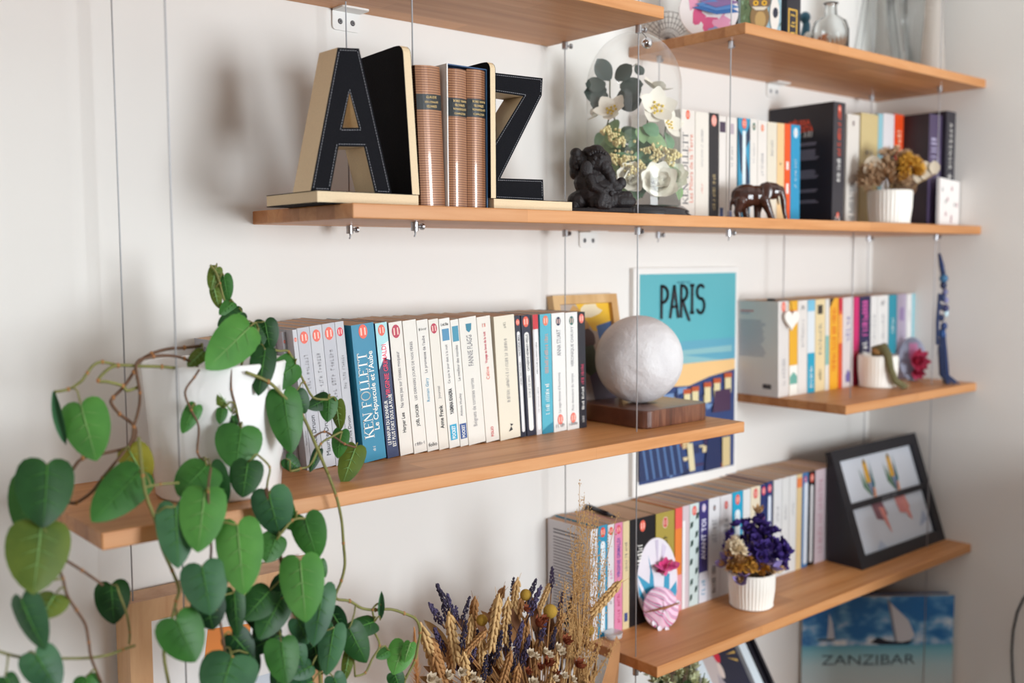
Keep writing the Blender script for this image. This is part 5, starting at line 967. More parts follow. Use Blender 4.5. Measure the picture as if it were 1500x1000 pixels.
whl = [(618, 918, 640, 985, -.235), (632, 935, 650, 995, -.23), (658, 902, 668, 968, -.225), (696, 872, 691, 930, -.19), (730, 876, 719, 948, -.24), (714, 922, 684, 952, -.25), (758, 850, 750, 902, -.17), (740, 857, 718, 905, -.13), (806, 854, 790, 892, -.17), (750, 952, 735, 1000, -.25), (908, 853, 868, 898, -.23), (828, 896, 810, 930, -.21), (690, 905, 684, 960, -.2), (664, 925, 660, 985, -.2), (744, 880, 738, 940, -.2), (772, 900, 765, 960, -.19), (705, 935, 706, 990, -.22), (790, 930, 785, 985, -.2), (725, 905, 730, 970, -.17), (765, 870, 752, 930, -.15), (842, 905, 835, 960, -.19), (635, 955, 652, 1010, -.245), (680, 960, 684, 1015, -.245), (760, 970, 752, 1020, -.25), (815, 960, 806, 1010, -.23)]
for i, (a, b_, c, d, y) in enumerate(whl): head('wheat_ear', WH, .052, a, b_, c, d, y, i)
lvl = [(643, 863, 660, 897, -.21), (629, 883, 645, 910, -.21), (686, 879, 678, 907, -.2), (668, 887, 669, 912, -.19), (682, 915, 677, 946, -.245), (697, 948, 690, 966, -.24), (734, 930, 727, 962, -.24), (792, 858, 777, 897, -.225), (783, 854, 772, 885, -.19), (766, 910, 755, 952, -.23), (813, 924, 807, 950, -.235), (825, 866, 820, 892, -.19), (752, 850, 750, 872, -.15), (809, 830, 808, 858, -.17), (650, 893, 660, 925, -.2), (748, 915, 742, 950, -.21), (700, 928, 698, 955, -.21), (775, 930, 766, 970, -.21), (722, 950, 716, 985, -.22), (636, 920, 648, 950, -.21), (760, 945, 752, 985, -.22), (800, 905, 792, 935, -.2), (712, 965, 708, 995, -.235), (668, 940, 668, 970, -.2), (812, 965, 806, 995, -.21), (655, 870, 664, 905, -.19), (836, 880, 830, 915, -.17)]
for i, (a, b_, c, d, y) in enumerate(lvl): head('lavender_spike', LAV, .031, a, b_, c, d, y, i)
for (u, v, rpx, y) in ((706, 908, 8.5, -.215), (770, 871, 8.5, -.205), (806, 895, 10.5, -.225), (862, 923, 9, -.2)):
    c = at(u, v, Y=y); r_ = rpx*(c-CAM).dot(FW)/FPX; MB().ell(c, r_, seg=20, rings=14).build('yellow_ball_flower', M_CRA, bq, True, BO); stalk(c, .0011)
WF = blossom_mesh('white_floret', 7, .0075, .005, .6, [mat('CDBBA2', .8), mat('B8A482', .8)], .3, 2, 31); RF = blossom_mesh('rust_floret', 7, .008, .005, .8, [mat('8A4426', .8), mat('6A3018', .8)], .3, 2, 32)
r = random.Random(9)
for (u, v) in ((776, 958), (784, 962), (797, 955), (804, 960), (816, 950), (822, 955), (630, 996), (655, 990), (676, 985), (690, 992), (640, 1000), (700, 1000), (812, 995), (826, 990), (838, 996), (780, 1000)): place('white_floret', WF, bq, at(u, v, Y=-.245)-BO, (r.uniform(-.3, .3), -.7, .6), r.uniform(.9, 1.4), r.uniform(0, 6)); stalk(at(u, v, Y=-.24), .0007)
for (u, v) in ((790, 978), (772, 985), (800, 972), (828, 940), (795, 908), (768, 893), (812, 985), (786, 915), (845, 975)): place('rust_floret', RF, bq, at(u, v, Y=-.228)-BO, (r.uniform(-.3, .3), -.7, .6), r.uniform(.9, 1.5), r.uniform(0, 6))
stems.build('stems', M_WH2, bq, True, BO)
DL = MB(); leaf_shape(DL, Matrix.Identity(4), .05, .012, .3, .25); DLS = [DL.mesh('dried_leaf', mat(c_, .85), True) for c_ in ('6A4226', '8A5E36', '4A2E22', 'A07A4A')]
for i in range(90):
    u = r.uniform(628, 880); v = r.uniform(905, 1010) if u < 690 else r.uniform(885, 1010); P_ = at(u, v, Y=r.uniform(-.20, -.12)); d_ = (P_-foot); o = link('dried_leaf', DLS[i % 4], bq); ey = (d_.normalized()+Vector((r.gauss(0, .15), r.gauss(0, .15), 0))).normalized(); ex = ey.cross(Vector((r.gauss(0, .4), -1, 0))).normalized(); Mx = Matrix((ex, ey, ex.cross(ey))).transposed().to_4x4(); Mx.translation = P_-BO-ey*.04; o.matrix_local = Mx
# airy grass seed heads
gs = MB(); r = random.Random(12)
def grass(b, base, tip, n, spread):
    ax = tip-base; b.tube([base, base.lerp(tip, .5)+Vector((r.uniform(-.004, .004), 0, 0)), tip], [.0007, .0005, .0003], 4)
    for i in range(n):
        f = r.uniform(.25, 1)**.8; c = base.lerp(tip, f)+Vector((r.gauss(0, spread), r.gauss(0, spread), r.gauss(0, spread))); k = r.uniform(.0006, .0013)
        b.add([c+Vector(p)*k for p in ((1, 0, 0), (0, 1, 0), (-1, 0, 0), (0, -1, 0), (0, 0, 1.5), (0, 0, -1.5))], [(0, 1, 4), (1, 2, 4), (2, 3, 4), (3, 0, 4), (1, 0, 5), (2, 1, 5), (3, 2, 5), (0, 3, 5)])
for i in range(30):
    u = r.uniform(815, 888); v = r.uniform(745, 830) if 835 < u < 882 else r.uniform(800, 900); T = at(u, v, Y=r.uniform(-.245, -.19)); B = at(r.uniform(820, 870), 1020, Y=r.uniform(-.22, -.18)); grass(gs, B, T, 75, .0045)
for (u, v) in ((849, 706), (856, 725), (862, 740), (845, 745), (872, 755), (905, 750), (835, 775)): grass(gs, at(850, 960, Y=-.21), at(u, v, Y=-.225), 70, .004)
for i in range(9): u = r.uniform(860, 905); grass(gs, at(845+(u-860)*.3, 1015, Y=-.2), at(u, r.uniform(930, 960), Y=-.23), 30, .003)
o = gs.build('grass_plumes', M_SEED, bq, False, BO); o['kind'] = 'stuff'
# paper wrap: crumpled open cone
V = []; n = 48; Fs = []
for j, (z, rr_) in enumerate(((0, .045), (.035, .056), (.065, .070), (.092, .086))):
    for i in range(n):
        a = 2*math.pi*i/n; w_ = 1+.05*math.sin(a*9+j)+.03*math.sin(a*17); zz_ = z+(.014*math.sin(a*5+1)+.010*math.sin(a*11) if j == 3 else 0); V.append((bx+rr_*w_*math.cos(a)*1.15, by+rr_*w_*.72*math.sin(a), TF+zz_))
for j in range(3):
    for i in range(n): Fs.append((j*n+i, j*n+(i+1) % n, (j+1)*n+(i+1) % n, (j+1)*n+i))
o = MB().add(V, Fs).build('paper_wrap', M_KR, bq, False, BO); md = o.modifiers.new('solid', 'SOLIDIFY'); md.thickness = .0006
P = [at(878, 1012, Y=-.2), at(903, 930, Y=-.205), at(907, 945, Y=-.19), at(904, 1012, Y=-.17)]; Q = [p+Vector((0, .012, 0)) for p in P]
MB().add([P[0], P[1], (P[1]+P[2])/2+Vector((0, -.006, -.004)), P[2], P[3], (P[0]+P[3])/2+Vector((0, -.01, 0))], [(0, 1, 2, 5), (2, 3, 4, 5)]).build('paper_fold', M_KR, bq, False, BO); md = bq.children[-1].modifiers.new('solid', 'SOLIDIFY'); md.thickness = .0006
# pampas tuft beside it
b = MB(); r = random.Random(15); c0 = at(612, 1015, Y=-.235); c1_ = at(607, 930, Y=-.235)
for i in range(500):
    f = r.random(); c = c0.lerp(c1_, f); d = Vector((r.gauss(0, .006*(1.1-f)), r.gauss(0, .006*(1.1-f)), .012)); e = Vector((.0004, 0, 0)); b.add([c-e, c+e, c+d], [(0, 1, 2)])
o = b.build('bunny_tail_grass', mat('C88A50', .85), bq, False, BO); o['kind'] = 'stuff'
MB().tube([foot, c0.lerp(c1_, .2)], .001, 5).build('stems', M_WH2, bq, True, BO)
# ------------------------------------------------------------------ black double picture frame on the lower shelf
Q0, Q1 = at(1271, 837, Z=TD), at(1373, 787, Z=TD); Q1 = Vector((min(Q1.x, -.006), Q1.y, TD)); yf = (Q0.y+Q1.y)/2-.004
x0, x1 = Q0.x, min(Q1.x, -.006); Tl = at(1217, 661, Y=-.118); hgt = Tl.z-TD; dy = (-.118)-yf
t = thing('double_picture_frame', 'black easel frame holding two flower photographs, on the lower shelf', 'picture frame', (x0, yf, TD)); L = math.hypot(hgt, dy); M = frame_mat((0, 0, .0002), (1, 0, 0), (0, dy, hgt)); w = x1-x0; BLK = mat('17161F', .4)
fbw = .024
frame_bars(t, M @ Matrix.Translation((0, 0, 0)), w, L, fbw, .012, BLK)
MB().box((fbw, L*.485, -.012), (w-fbw, L*.535, -.001), M=M).build('mid_bar', BLK, t)
MB().box((.002, .002, -.014), (w-.002, L-.002, -.0122), M=M).build('back_board', BLK, t)
text('~~~~~~~ ~~~~~~', M @ Matrix.Translation((w*.5, L*.51, -.0006)), w*.36, .006, mat('9A98A0', .5), t, 'caption')
V = [(.003, .013, 0), (.003, .013+.0, .004), (.003, dy+.010, hgt-.006), (.003, dy+.004, 0)]; V2 = [(w-.003, a[1], a[2]) for a in V]
for s in (V, [(x_+w-.008, y_, z_) for (x_, y_, z_) in V]):
    bb = MB().add(list(s)+[(p[0]+.002, p[1], p[2]) for p in s], [(0, 1, 2, 3), (7, 6, 5, 4), (0, 4, 5, 1), (1, 5, 6, 2), (2, 6, 7, 3), (3, 7, 4, 0)]); bb.build('easel_side', BLK, t)
PALE = 'DCDFE8'
def tulip(cx, cy, s, flip=1):
    L_ = []
    for (dx, a, b_, c) in ((-.30, .0, .62, '3E6E4A'), (-.18, .05, .5, '4E7E52'), (.22, .0, .78, '2F6E62'), (.12, .05, .55, '4A6EA0'), (-.05, .1, .6, '4E5E86')): L_.append(([(cx, cy-.45*s), (cx+dx*s+.07*s, cy+a*s), (cx+dx*s*1.3, cy+b_*s), (cx+dx*s-.05*s, cy+a*s)], c))
    L_ += [([(cx-.13*s, cy+.1*s), (cx+.12*s, cy+.1*s), (cx+.10*s, cy+.72*s), (cx, cy+.86*s), (cx-.10*s, cy+.72*s)], 'E0A830'), ([(cx-.06*s, cy+.7*s), (cx+.06*s, cy+.7*s), (cx, cy+.88*s)], '3A3226'), ([(cx+.06*s, cy-.5*s), (cx+.2*s, cy-.5*s), (cx+.24*s, cy-.1*s), (cx+.14*s, cy-.05*s)], 'E0946A')]
    return L_
ix0, ix1, iyt0, iyt1, iyb0, iyb1 = fbw, w-fbw, L*.535, L-fbw, fbw, L*.485
top = [([(ix0, iyt0), (ix1, iyt0), (ix1, iyt1), (ix0, iyt1)], PALE), ([(ix0, iyb0), (ix1, iyb0), (ix1, iyb1), (ix0, iyb1)], 'D5D9E4')]
s_ = (iyt1-iyt0)*.78
for (cx) in (w*.36, w*.64): top += tulip(cx, iyt0+s_*.36, s_)
cl = lambda P: [(min(max(p[0], ix0), ix1), p[1]) for p in P]
top = [(P if i < 2 else [(p[0], max(p[1], iyt0)) for p in P], c) for i, (P, c) in enumerate(top)]
h2 = iyb1-iyb0
for cx, k in ((w*.40, 1), (w*.67, .8)): top += [([(cx-.03, iyb1), (cx+.012, iyb1), (cx+.022, iyb1-h2*.3), (cx+.004, iyb1-h2*.42), (cx-.022, iyb1-h2*.35)], '8A5A66' if k == 1 else 'D98A86'), ([(cx-.006, iyb1-h2*.1), (cx+.014, iyb1-h2*.15), (cx+.02, iyb1-h2*.75*k), (cx+.006, iyb1-h2*.5)], 'E09088')]
top += [([(ix1-.05, iyb0+h2*.2), (ix1-.01, iyb0+h2*.3), (ix1-.02, iyb0+h2*.55)], 'A8B4CC'), ([(ix0+.06, iyb0+.0), (ix0+.1, iyb0), (ix0+.08, iyb0+h2*.2)], 'BCC6DA')]
flat_print('photo_print', top, M @ Matrix.Translation((0, 0, -.0098)), t, .00005, .3)
# ------------------------------------------------------------------ marbled ornaments
def marble(name, cols, scale=40):
    M, nt, b = nodes(name); N = nt.nodes.new; tc = N('ShaderNodeTexCoord'); w = N('ShaderNodeTexWave'); w.inputs['Scale'].default_value = scale; w.inputs['Distortion'].default_value = 9; w.inputs['Detail'].default_value = 1.5; w.inputs['Detail Scale'].default_value = .8; w.bands_direction = 'DIAGONAL'
    nt.links.new(tc.outputs['Object'], w.inputs['Vector']); r = ramp(nt, cols); r.color_ramp.interpolation = 'CONSTANT'; nt.links.new(w.outputs['Fac'], r.inputs[0]); nt.links.new(r.outputs[0], b.inputs['Base Color']); b.inputs['Roughness'].default_value = .35; return M
M_MB = marble('pink_marbled_paper', [(0, 'F2CCE0'), (.22, 'E48CB8'), (.42, '2A2C50'), (.50, 'E8E0EA'), (.66, 'D870A6'), (.86, 'F0D8E6')], 15)
M_MP = marble('blue_pink_marbled_paper', [(0, '8AA8C8'), (.25, 'D86A8E'), (.5, 'F2E4E8'), (.62, '9A3A6A'), (.8, 'B8C4DA')], 24)
def oval_board(name, label, u, vb, vt, wpx, Y, Z, layers, material, cat='ornament', lean=.18, th=.004, rz=None):
    c = at(u, vb, Z=Z) if Y is None else at(u, vb, Y=Y); k = (c-CAM).dot(FW)/FPX; a = wpx*k/2; H = (vb-vt)*k*1.0
    t = thing(name, label, cat, (c.x, c.y, Z), RZC if rz is None else rz); ey = Vector((0, math.sin(lean), math.cos(lean))); M = frame_mat((0, 0, .0), (1, 0, 0), ey) @ Matrix.Translation((0, H/2, 0))
    P = [(a*math.cos(2*math.pi*i/40), H/2*math.sin(2*math.pi*i/40)) for i in range(40)]
    o = MB().prism(P, th, M @ Matrix.Translation((0, 0, -th))).build('board', material, t); bevel(o, .0008)
    if layers: flat_print('painting', [([(p[0]*a, p[1]*H/2) for p in pl], c_) for pl, c_ in layers], M, t, .00008)
    return t, M, a, H
SW = [([(-.96, .2), (-.42, -.05), (-.35, .25), (-.42, .62), (-.2, .1), (-.15, -.9), (-.55, -.82), (-.8, -.55), (-.95, -.25)], '2E94B8'), ([(-.96, .15), (-.2, -.75), (-.3, -.85), (-.93, -.05)], 'E8E2EA'), ([(-.9, -.3), (-.3, -.93), (-.42, -.9), (-.86, -.45)], 'E8E2EA'), ([(.2, -.6), (.35, .15), (.6, .1), (.55, -.3), (.92, -.1), (.93, -.35), (.75, -.6), (.5, -.85)], '2E94B8'), ([(-.05, .95), (.12, .95), (.02, .3)], 'C8BCD0'), ([(.3, .85), (.5, .75), (.15, .2)], 'D2C6DA')]
t, M, a, H = oval_board('oval_board', 'oval board painted with blue and white strokes, propped against the black paperback', 966, 911, 787, 72, None, TD, SW, mat('E4DCE4', .35), lean=.08, rz=-.22)
def butterfly(t, c, s, material, seed=0, name='wing', n=2):
    r = random.Random(seed)
    for k, (ax, az) in enumerate(((-1, .35), (-.8, -.5), (1, .35), (.9, -.3))):
        b = MB(); d = Vector((ax, -.55-.2*(k % 2), az)).normalized(); up = Vector((0, -.4, 1)) if az > 0 else Vector((0, -.6, -1)); ex = up.cross(d).normalized(); M_ = Matrix((ex, d, ex.cross(d))).transposed().to_4x4(); M_.translation = Vector(c); leaf_shape(b, M_, s*(1 if az > 0 else .8), s*.85, .25, -.15); b.build(name, material, t, True)
    b = MB().tube([Vector(c)+Vector((-.2*s, -.004, -.4*s)), Vector(c)+Vector((.35*s, -.008, .45*s))], .0013, 6); b.build('body', mat('8A5236', .6), t, True)
PK = mat('D8508E', .5, var=.35, bscale=120)
bc_ = M @ Vector((a*.30, H*.16, .004)); butterfly(t, bc_, .027, PK, 1)
for k in range(6):   # petals of the paper flower under the butterfly
    b = MB(); petal(b, Matrix.Translation(bc_) @ Matrix.Rotation(math.radians(90), 4, 'X') @ Matrix.Rotation(k*1.05, 4, 'Z'), .017, .012, .2); b.build('petal', mat('D8407E', .55), t)
t, M, a, H = oval_board('marbled_shell', 'pink and navy marbled shell ornament standing before the oval board', 971, 921, 861, 54, None, TD, None, M_MB, lean=.25, th=.006, rz=-.5)
b = MB(); V = []; Fs = []; n = 24
for j in range(7):
    f = j/6
    for i in range(n): V.append(M @ Vector((a*f*math.cos(2*math.pi*i/n), H/2*f*math.sin(2*math.pi*i/n), .014*(1-f*f)*(1+.12*math.sin(i*math.pi/2)))))
for j in range(6):
    for i in range(n): Fs.append((j*n+i, j*n+(i+1) % n, (j+1)*n+(i+1) % n, (j+1)*n+i))
b.add(V, Fs).build('shell_face', M_MB, t, True); recalc(t.children[-1].data)
MB().tube([M @ Vector((-a*1.05, -H*.06, .010)), M @ Vector((0, H*.02, .019)), M @ Vector((a*.95, H*.10, .008))], [.0008, .0022, .001], 6).build('twig', mat('9A6238', .7), t, True)
for (p, s) in (((-.2, -.52), .009), ((.15, -.56), .008), ((-.5, -.35), .008), ((.9, .2), .008)): b = MB(); petal(b, M @ Matrix.Translation((a*p[0], H*p[1]*.8, .004)) @ Matrix.Rotation(math.pi+(.3 if p[0] > 0 else -.3), 4, 'Z'), s, s*.9, .3); b.build('frill', mat('E6DCE6', .5), t)
t, M, a, H = oval_board('oval_board', 'small grey-blue oval ornament with a crumpled pink flower, beside the navy tassel', 1338, 551, 487, 40, -.142, TC, None, mat('8C8EA6', .5), lean=.12)
FLP = mat('D8486E', .55, var=.4, bscale=90); FL = blossom_mesh('petals', 7, .024, .016, .6, [FLP, mat('7A2030', .6)], .2, 2, 51); place('petals', FL, t, M @ Vector((a*.1, -H*.05, .004)), (0.2, -.9, .2), 1.2); place('petals', FL, t, M @ Vector((a*.15, -H*.28, .004)), (0.1, -.9, -.2), .8)
MB().add([M @ Vector(p) for p in ((-a*.25, H*.36, .001), (a*.35, H*.36, .001), (a*.45, H*.05, .001), (-a*.3, H*.0, .001))], [(0, 1, 2, 3)]).build('painted_patch', mat('C87AA8', .5), t)
# ------------------------------------------------------------------ small things on and above the shelves
# heart hung before the yellow book
hc = at(1158, 467, Y=-.113); k = (hc-CAM).dot(FW)/FPX; P = []
for i in range(36): a = 2*math.pi*i/36; P.append((16*math.sin(a)**3, 13*math.cos(a)-5*math.cos(2*a)-2*math.cos(3*a)-math.cos(4*a)))
t = thing('hanging_heart', 'white ceramic heart hanging on a black cord before the yellow paperback', 'ornament', (hc.x, hc.y, hc.z)); sc_ = .0192/17
o = MB().prism([(p[0]*sc_, p[1]*sc_*1.15) for p in P], .005, frame_mat((0, 0, 0), (1, -.25, 0), (0, 0, 1))).build('heart', mat('F0E8DF', .4), t); bevel(o, .0015)
MB().tube([(0, -.003, .012), (0, -.001, .030), (-.002, .006, hc.z*0+.1862-(hc.z-TC)+.001), (-.012, .03, .1862-(hc.z-TC)+.0012)], .0006, 6).build('cord', mat('2A2422', .7), t, True)
# clip on top of the first book of the short shelf
c = crow[0][2].location; t = MB().box((-.002, .018, 0), (.006, .032, .005)).build('binder_clip', mat('3A2E2A', .5)); t.location = (c.x+.006, c.y, zat(1140, 441.6, -.105)); bevel(t, .001); tag(t, 'small dark clip lying on top of the grey paperback', 'clip')
# tassel
tc_ = at(1367, 356, Y=-.2); k = (tc_-CAM).dot(FW)/FPX; t = thing('tassel', 'navy blue tassel with beads and charms hanging from the upper shelf', 'tassel', (-.082, -.215, TC), RZC); zt_ = lambda v: at(1375, v, Y=-.215).z-TC; xt = lambda u: (u-1376)*k*.95
NAV = mat('1E3260', .8, sheen=.3, var=.3, bscale=300); NAV2 = mat('2C4E84', .75); r = random.Random(8)
MB().tube([(xt(1366), 0, zt_(352)), (xt(1366), 0, zt_(372))], .0007, 5).build('hook_wire', M_WIRE, t, True)
MB().tube([(xt(1366), 0, zt_(371)), (xt(1370), 0, zt_(388)), (xt(1373), 0, zt_(402))], [.003, .0055, .0055], 8).build('cord', NAV, t, True)
MB().ell((xt(1374), 0, zt_(408)), (.009, .009, .009), seg=14, rings=10).build('bead', mat('3A6C90', .5), t, True)
for i, (u, v, rr_, cc_) in enumerate(((1374, 418, .007, '1E2A4E'), (1376, 428, .006, '6A6A90'), (1372, 436, .007, '23345E'), (1378, 440, .006, '8A86B0'), (1370, 450, .006, '1E2A4E'), (1377, 452, .007, '3A3A66'), (1372, 466, .0065, '1A2850'), (1376, 478, .007, '2A3E70'))): MB().ell((xt(u), -.002*(i % 3), zt_(v)), (rr_, rr_, rr_*1.2), seg=12, rings=8).build('bead', mat(cc_, .45), t, True)
MB().ell((xt(1378), -.006, zt_(457)), (.005, .002, .011), seg=12, rings=8).build('charm', mat('B8D2DC', .3), t, True)
b = MB().tube([(xt(1367), -.004, zt_(430)), (xt(1364), -.006, zt_(470)), (xt(1365), -.006, zt_(505))], .0032, 6); b.tube([(xt(1367), -.006, zt_(455)), (xt(1366), -.008, zt_(520))], .0008, 5); b.build('side_strand', NAV, t, True)
for i in range(5): MB().lathe([(.0014, -.0005), (.0032, 0), (.0014, .0005)], 10, c=(xt(1366+i % 2), -.008, zt_(470+i*12))).build('charm', mat('C8C0B0', .3, .8), t, True)
b = MB()
for i in range(60):
    a = r.uniform(0, 6.28); q_ = .009*math.sqrt(r.random()); x = q_*math.cos(a); y = q_*math.sin(a); lo = r.uniform(.001, .004)
    kx = r.uniform(.6, 1.25) if i < 44 else r.uniform(1.6, 3.0); b.tube([(xt(1374)+x*.5, y*.5, zt_(482)), (xt(1376)+x, y, zt_(520)), (xt(1379)+x*1.1, y*1.1, .020), (xt(1381)+abs(x)*kx+(.010 if i > 44 else 0), y*1.4, lo)], .0013, 5)
b.build('fringe', NAV, t, True); MB().tube([(xt(1374), 0, zt_(484)), (xt(1375), 0, zt_(494))], [.006, .0075], 10).build('binding', NAV2, t, True)
# chrome ball
c = at(948, 63, Y=-.196); t = thing('chrome_ball', 'chrome ball hanging on a thread from the shelf corner above the dome', 'ornament', tuple(c)); MB().ell((0, 0, 0), 8*(c-CAM).dot(FW)/FPX, seg=28, rings=18).build('ball', M_CHROME, t, True); xh = -1.0126-.004-c.x
MB().tube([(0, 0, .007), (xh*.9, 0, ZT-c.z)], .0006, 5).build('thread', mat('5A5450', .6), t, True)
# pen on the books
p0, p1 = at(864, 741, Y=-.075), at(905, 757, Y=-.055); zp = drow[0][2].location.z+.1875; p0.z = p1.z = zp
p0 = at(862, 742, Z=zp); p1 = at(902, 757, Z=zp); t = thing('pen', 'black pen lying on top of the paperbacks', 'pen', tuple(p0)); d = p1-p0
MB().tube([(0, 0, 0), d*.7], .0042, 10).build('barrel', mat('16131A', .3), t, True); MB().tube([d*.7, d*.95, d], [.0036, .002, .0008], 10).build('tip', mat('2A2630', .3), t, True); MB().tube([d*.02+Vector((0, 0, .0046)), d*.28+Vector((0, 0, .0046))], .0009, 6).build('clip', M_STEEL, t, True)
# tiny glass dish at the end of the lower shelf
c = at(896, 934, Z=TD); t = thing('glass_dish', 'tiny clear glass dish at the end of the lower shelf', 'dish', (max(c.x, -1.005), c.y-.004, TD)); MB().lathe([(0, .0006), (.010, .0004), (.014, .003), (.0155, .011), (.0145, .0112), (.013, .004), (0, .002)], 28).build('bowl', thin_glass('dish_glass', (.9, .92, .95), haze=.35), t, True)
# ------------------------------------------------------------------ things on the vase shelf
def vase(name, label, u, Y, prof, seg, material, flat=False, twist=0, rib=0, ribn=0):
    c = at(u, 60, Y=Y); t = thing(name, label, 'vase' if 'vase' in name else 'bottle', (c.x, Y, TU), RZC); b = MB(); wl_ = .0022 if material is M_VASE else .0015; inner = [(max(r_-wl_, .0008), max(z_, .007)) for (r_, z_) in prof[::-1]]; b.lathe([(.0002, .0)]+prof+inner+[(.0002, .007)], seg, rib=rib, ribn=ribn); o = b.build('glass_body', material, t, not flat); recalc(o.data); return t
cg = lambda u0, u1, Y: (at(u1, 60, Y=Y)-at(u0, 60, Y=Y)).length
K = lambda u, Y: (at(u, 60, Y=Y)-CAM).dot(FW)/FPX
k = K(1215, -.17); vase('glass_bottle', 'fluted clear glass bottle beside the dark book', 1216, -.16, [(25*k, 0), (26*k, .004), (26*k, .055), (22*k, .070), (9*k, .082), (8*k, .10), (11*k, .104)], 48, M_VASE, rib=.03, ribn=24)
k = K(1285, -.15); t = vase('glass_vase', 'large faceted clear glass vase flaring at its cut foot', 1287, -.15, [(34*k, 0), (39*k, .012), (38*k, .03), (30*k, .09), (23*k, .16), (20*k, .22)], 12, M_VASE, True)
for i in range(8):
    a = 2*math.pi*i/8; b = MB(); R_ = 39.5*k
    for (da, z0, z1) in ((-.3, .004, .034), (.3, .034, .004)): b.tube([(R_*math.cos(a+min(da, 0)), R_*math.sin(a+min(da, 0)), z0), (R_*.985*math.cos(a+max(da, 0)), R_*.985*math.sin(a+max(da, 0)), z1)], .0008, 4)
    b.build('cut_facet', thin_glass('cut_glass', (.95, .95, .95), haze=.3) if i == 0 else CUT, t); CUT = t.children[-1].data.materials[0]
k = K(1335, -.13); vase('glass_vase', 'tall fluted clear glass vase standing behind the faceted one', 1334, -.10, [(22*k, 0), (24*k, .004), (27*k, .06), (33*k, .14), (36*k, .22)], 64, M_VASE, rib=.025, ribn=20)
k = K(1370, -.14); vase('glass_vase', 'frosted speckled glass vase against the right wall', 1367, -.165, [(17*k, 0), (18*k, .003), (16*k, .06), (13*k, .13), (12*k, .2)], 40, M_FROST)
# marbled fan plate and its fan
c = at(1050, 40, Y=-.15); k = (c-CAM).dot(FW)/FPX
t = thing('marbled_plate', 'round pink and white marbled plate standing with blue folded paper on the vase shelf', 'plate', (c.x, -.135, TU), RZC)
M = frame_mat((0, 0, 0), (1, 0, 0), (0, math.sin(.2), math.cos(.2))) @ Matrix.Translation((0, 44*k, 0)); P = [(44*k*math.cos(2*math.pi*i/48), 44*k*math.sin(2*math.pi*i/48)) for i in range(48)]
o = MB().prism(P, .004, M @ Matrix.Translation((0, 0, -.004))).build('plate', mat('EDE2E0', .35), t); bevel(o, .0012); r = random.Random(2)
lay = [([(x*44*k, y*44*k) for (x, y) in blob(cx, cy, rx, ry, 12, .35, i)], c_) for i, (cx, cy, rx, ry, c_) in enumerate(((.1, -.5, .35, .3, 'D85A86'), (.45, -.45, .3, .25, 'E49AB6'), (-.35, -.2, .2, .35, 'D85A86'), (.2, -.7, .2, .12, '8A94BC'), (-.5, .3, .2, .3, 'E49AB6'), (.5, .2, .2, .3, 'D85A86')))]
flat_print('marbling', lay, M, t, .00008)
for i, (dz, c_) in enumerate(((-.02, '3A6AA8'), (.10, '5A86C0'), (.22, '8A6A9A'))):
    V = [M @ Vector(((-.55+.1*i)*44*k, (.10+dz)*44*k, .003)), M @ Vector(((.2)*44*k, (-.22+dz)*44*k, .012)), M @ Vector(((.95)*44*k, (-.2+dz*1.4)*44*k, .018)), M @ Vector(((.3)*44*k, (.25+dz)*44*k, .010))]
    o = MB().add(V, [(0, 1, 2, 3)]).build('folded_paper', mat(c_, .5), t); md = o.modifiers.new('solid', 'SOLIDIFY'); md.thickness = .0008
FAN = mat('4A342C', .7); c2 = at(1008, 40, Y=-.10)
t = thing('wire_fan', 'dark wire-mesh paper fan behind the marbled plate', 'fan', (c2.x-.03, -.066, TU), RZC); b = MB()
for i in range(13): a = math.radians(30+i*10); b.tube([(0.012, 0, 0.001), (.012+.05*math.cos(a), .0, .05*math.sin(a)+.001)], .0006, 4)
for q_ in range(5): b.tube([(.012+(.014+.009*q_)*math.cos(math.radians(30+10*i)), 0, .001+(.014+.009*q_)*math.sin(math.radians(30+10*i))) for i in range(13)], .0005, 4)
b.build('fan_ribs', FAN, t, True)
# illustrated tin with an owl among foliage
c = at(1118, 25, Y=-.17); k = (c-CAM).dot(FW)/FPX; t = thing('illustrated_tin', 'printed tin showing a brown owl with yellow eyes among green foliage', 'tin', (c.x, -.165, TU), RZC); w2 = 30*k; hh = .085
o = MB().box((-w2, 0, 0), (w2, .022, hh)).build('tin_body', mat('9CBCC8', .4), t); bevel(o, .002); M = frame_mat((0, -.0004, 0), (1, 0, 0), (0, 0, 1)); z_ = lambda v: at(1118, v, Y=-.165).z-TU; x_ = lambda u: (u-1118)*k
L_ = [([(-w2, 0), (-w2*.35, 0), (-w2*.35, hh), (-w2, hh)], '5A6A44')]
r = random.Random(6)
for i in range(40): u = r.uniform(1082, 1104) if i < 24 else r.uniform(1134, 1150); v = r.uniform(-30, 42); L_.append(([(x_(u), z_(v)), (x_(u+2), z_(v-1)), (x_(u+r.uniform(-6, 6)), z_(v-r.uniform(5, 12)))], r.choice(['2E4A2A', '4E6A3A', '7A9A6A', '8AA888', '3A5232'])))
L_ += [([(x_(u), z_(v)) for (u, v) in blob(1116, 26, 14, 20, 18)], '8A6A40'), ([(x_(u), z_(v)) for (u, v) in blob(1117, 30, 8, 13, 14)], 'B8945A'), ([(x_(u), z_(v)) for (u, v) in blob(1116, 2, 16, 16, 18)], '6E5640'), ([(x_(u), z_(v)) for (u, v) in ((1104, 11), (1128, 11), (1122, 16), (1110, 16))], 'D8CCB8'), ([(x_(u), z_(v)) for (u, v) in blob(1138, 22, 7, 26, 14)], 'ECE4DC'), ([(x_(u), z_(v)) for (u, v) in blob(1139, 20, 4, 8, 10)], '26283A')]
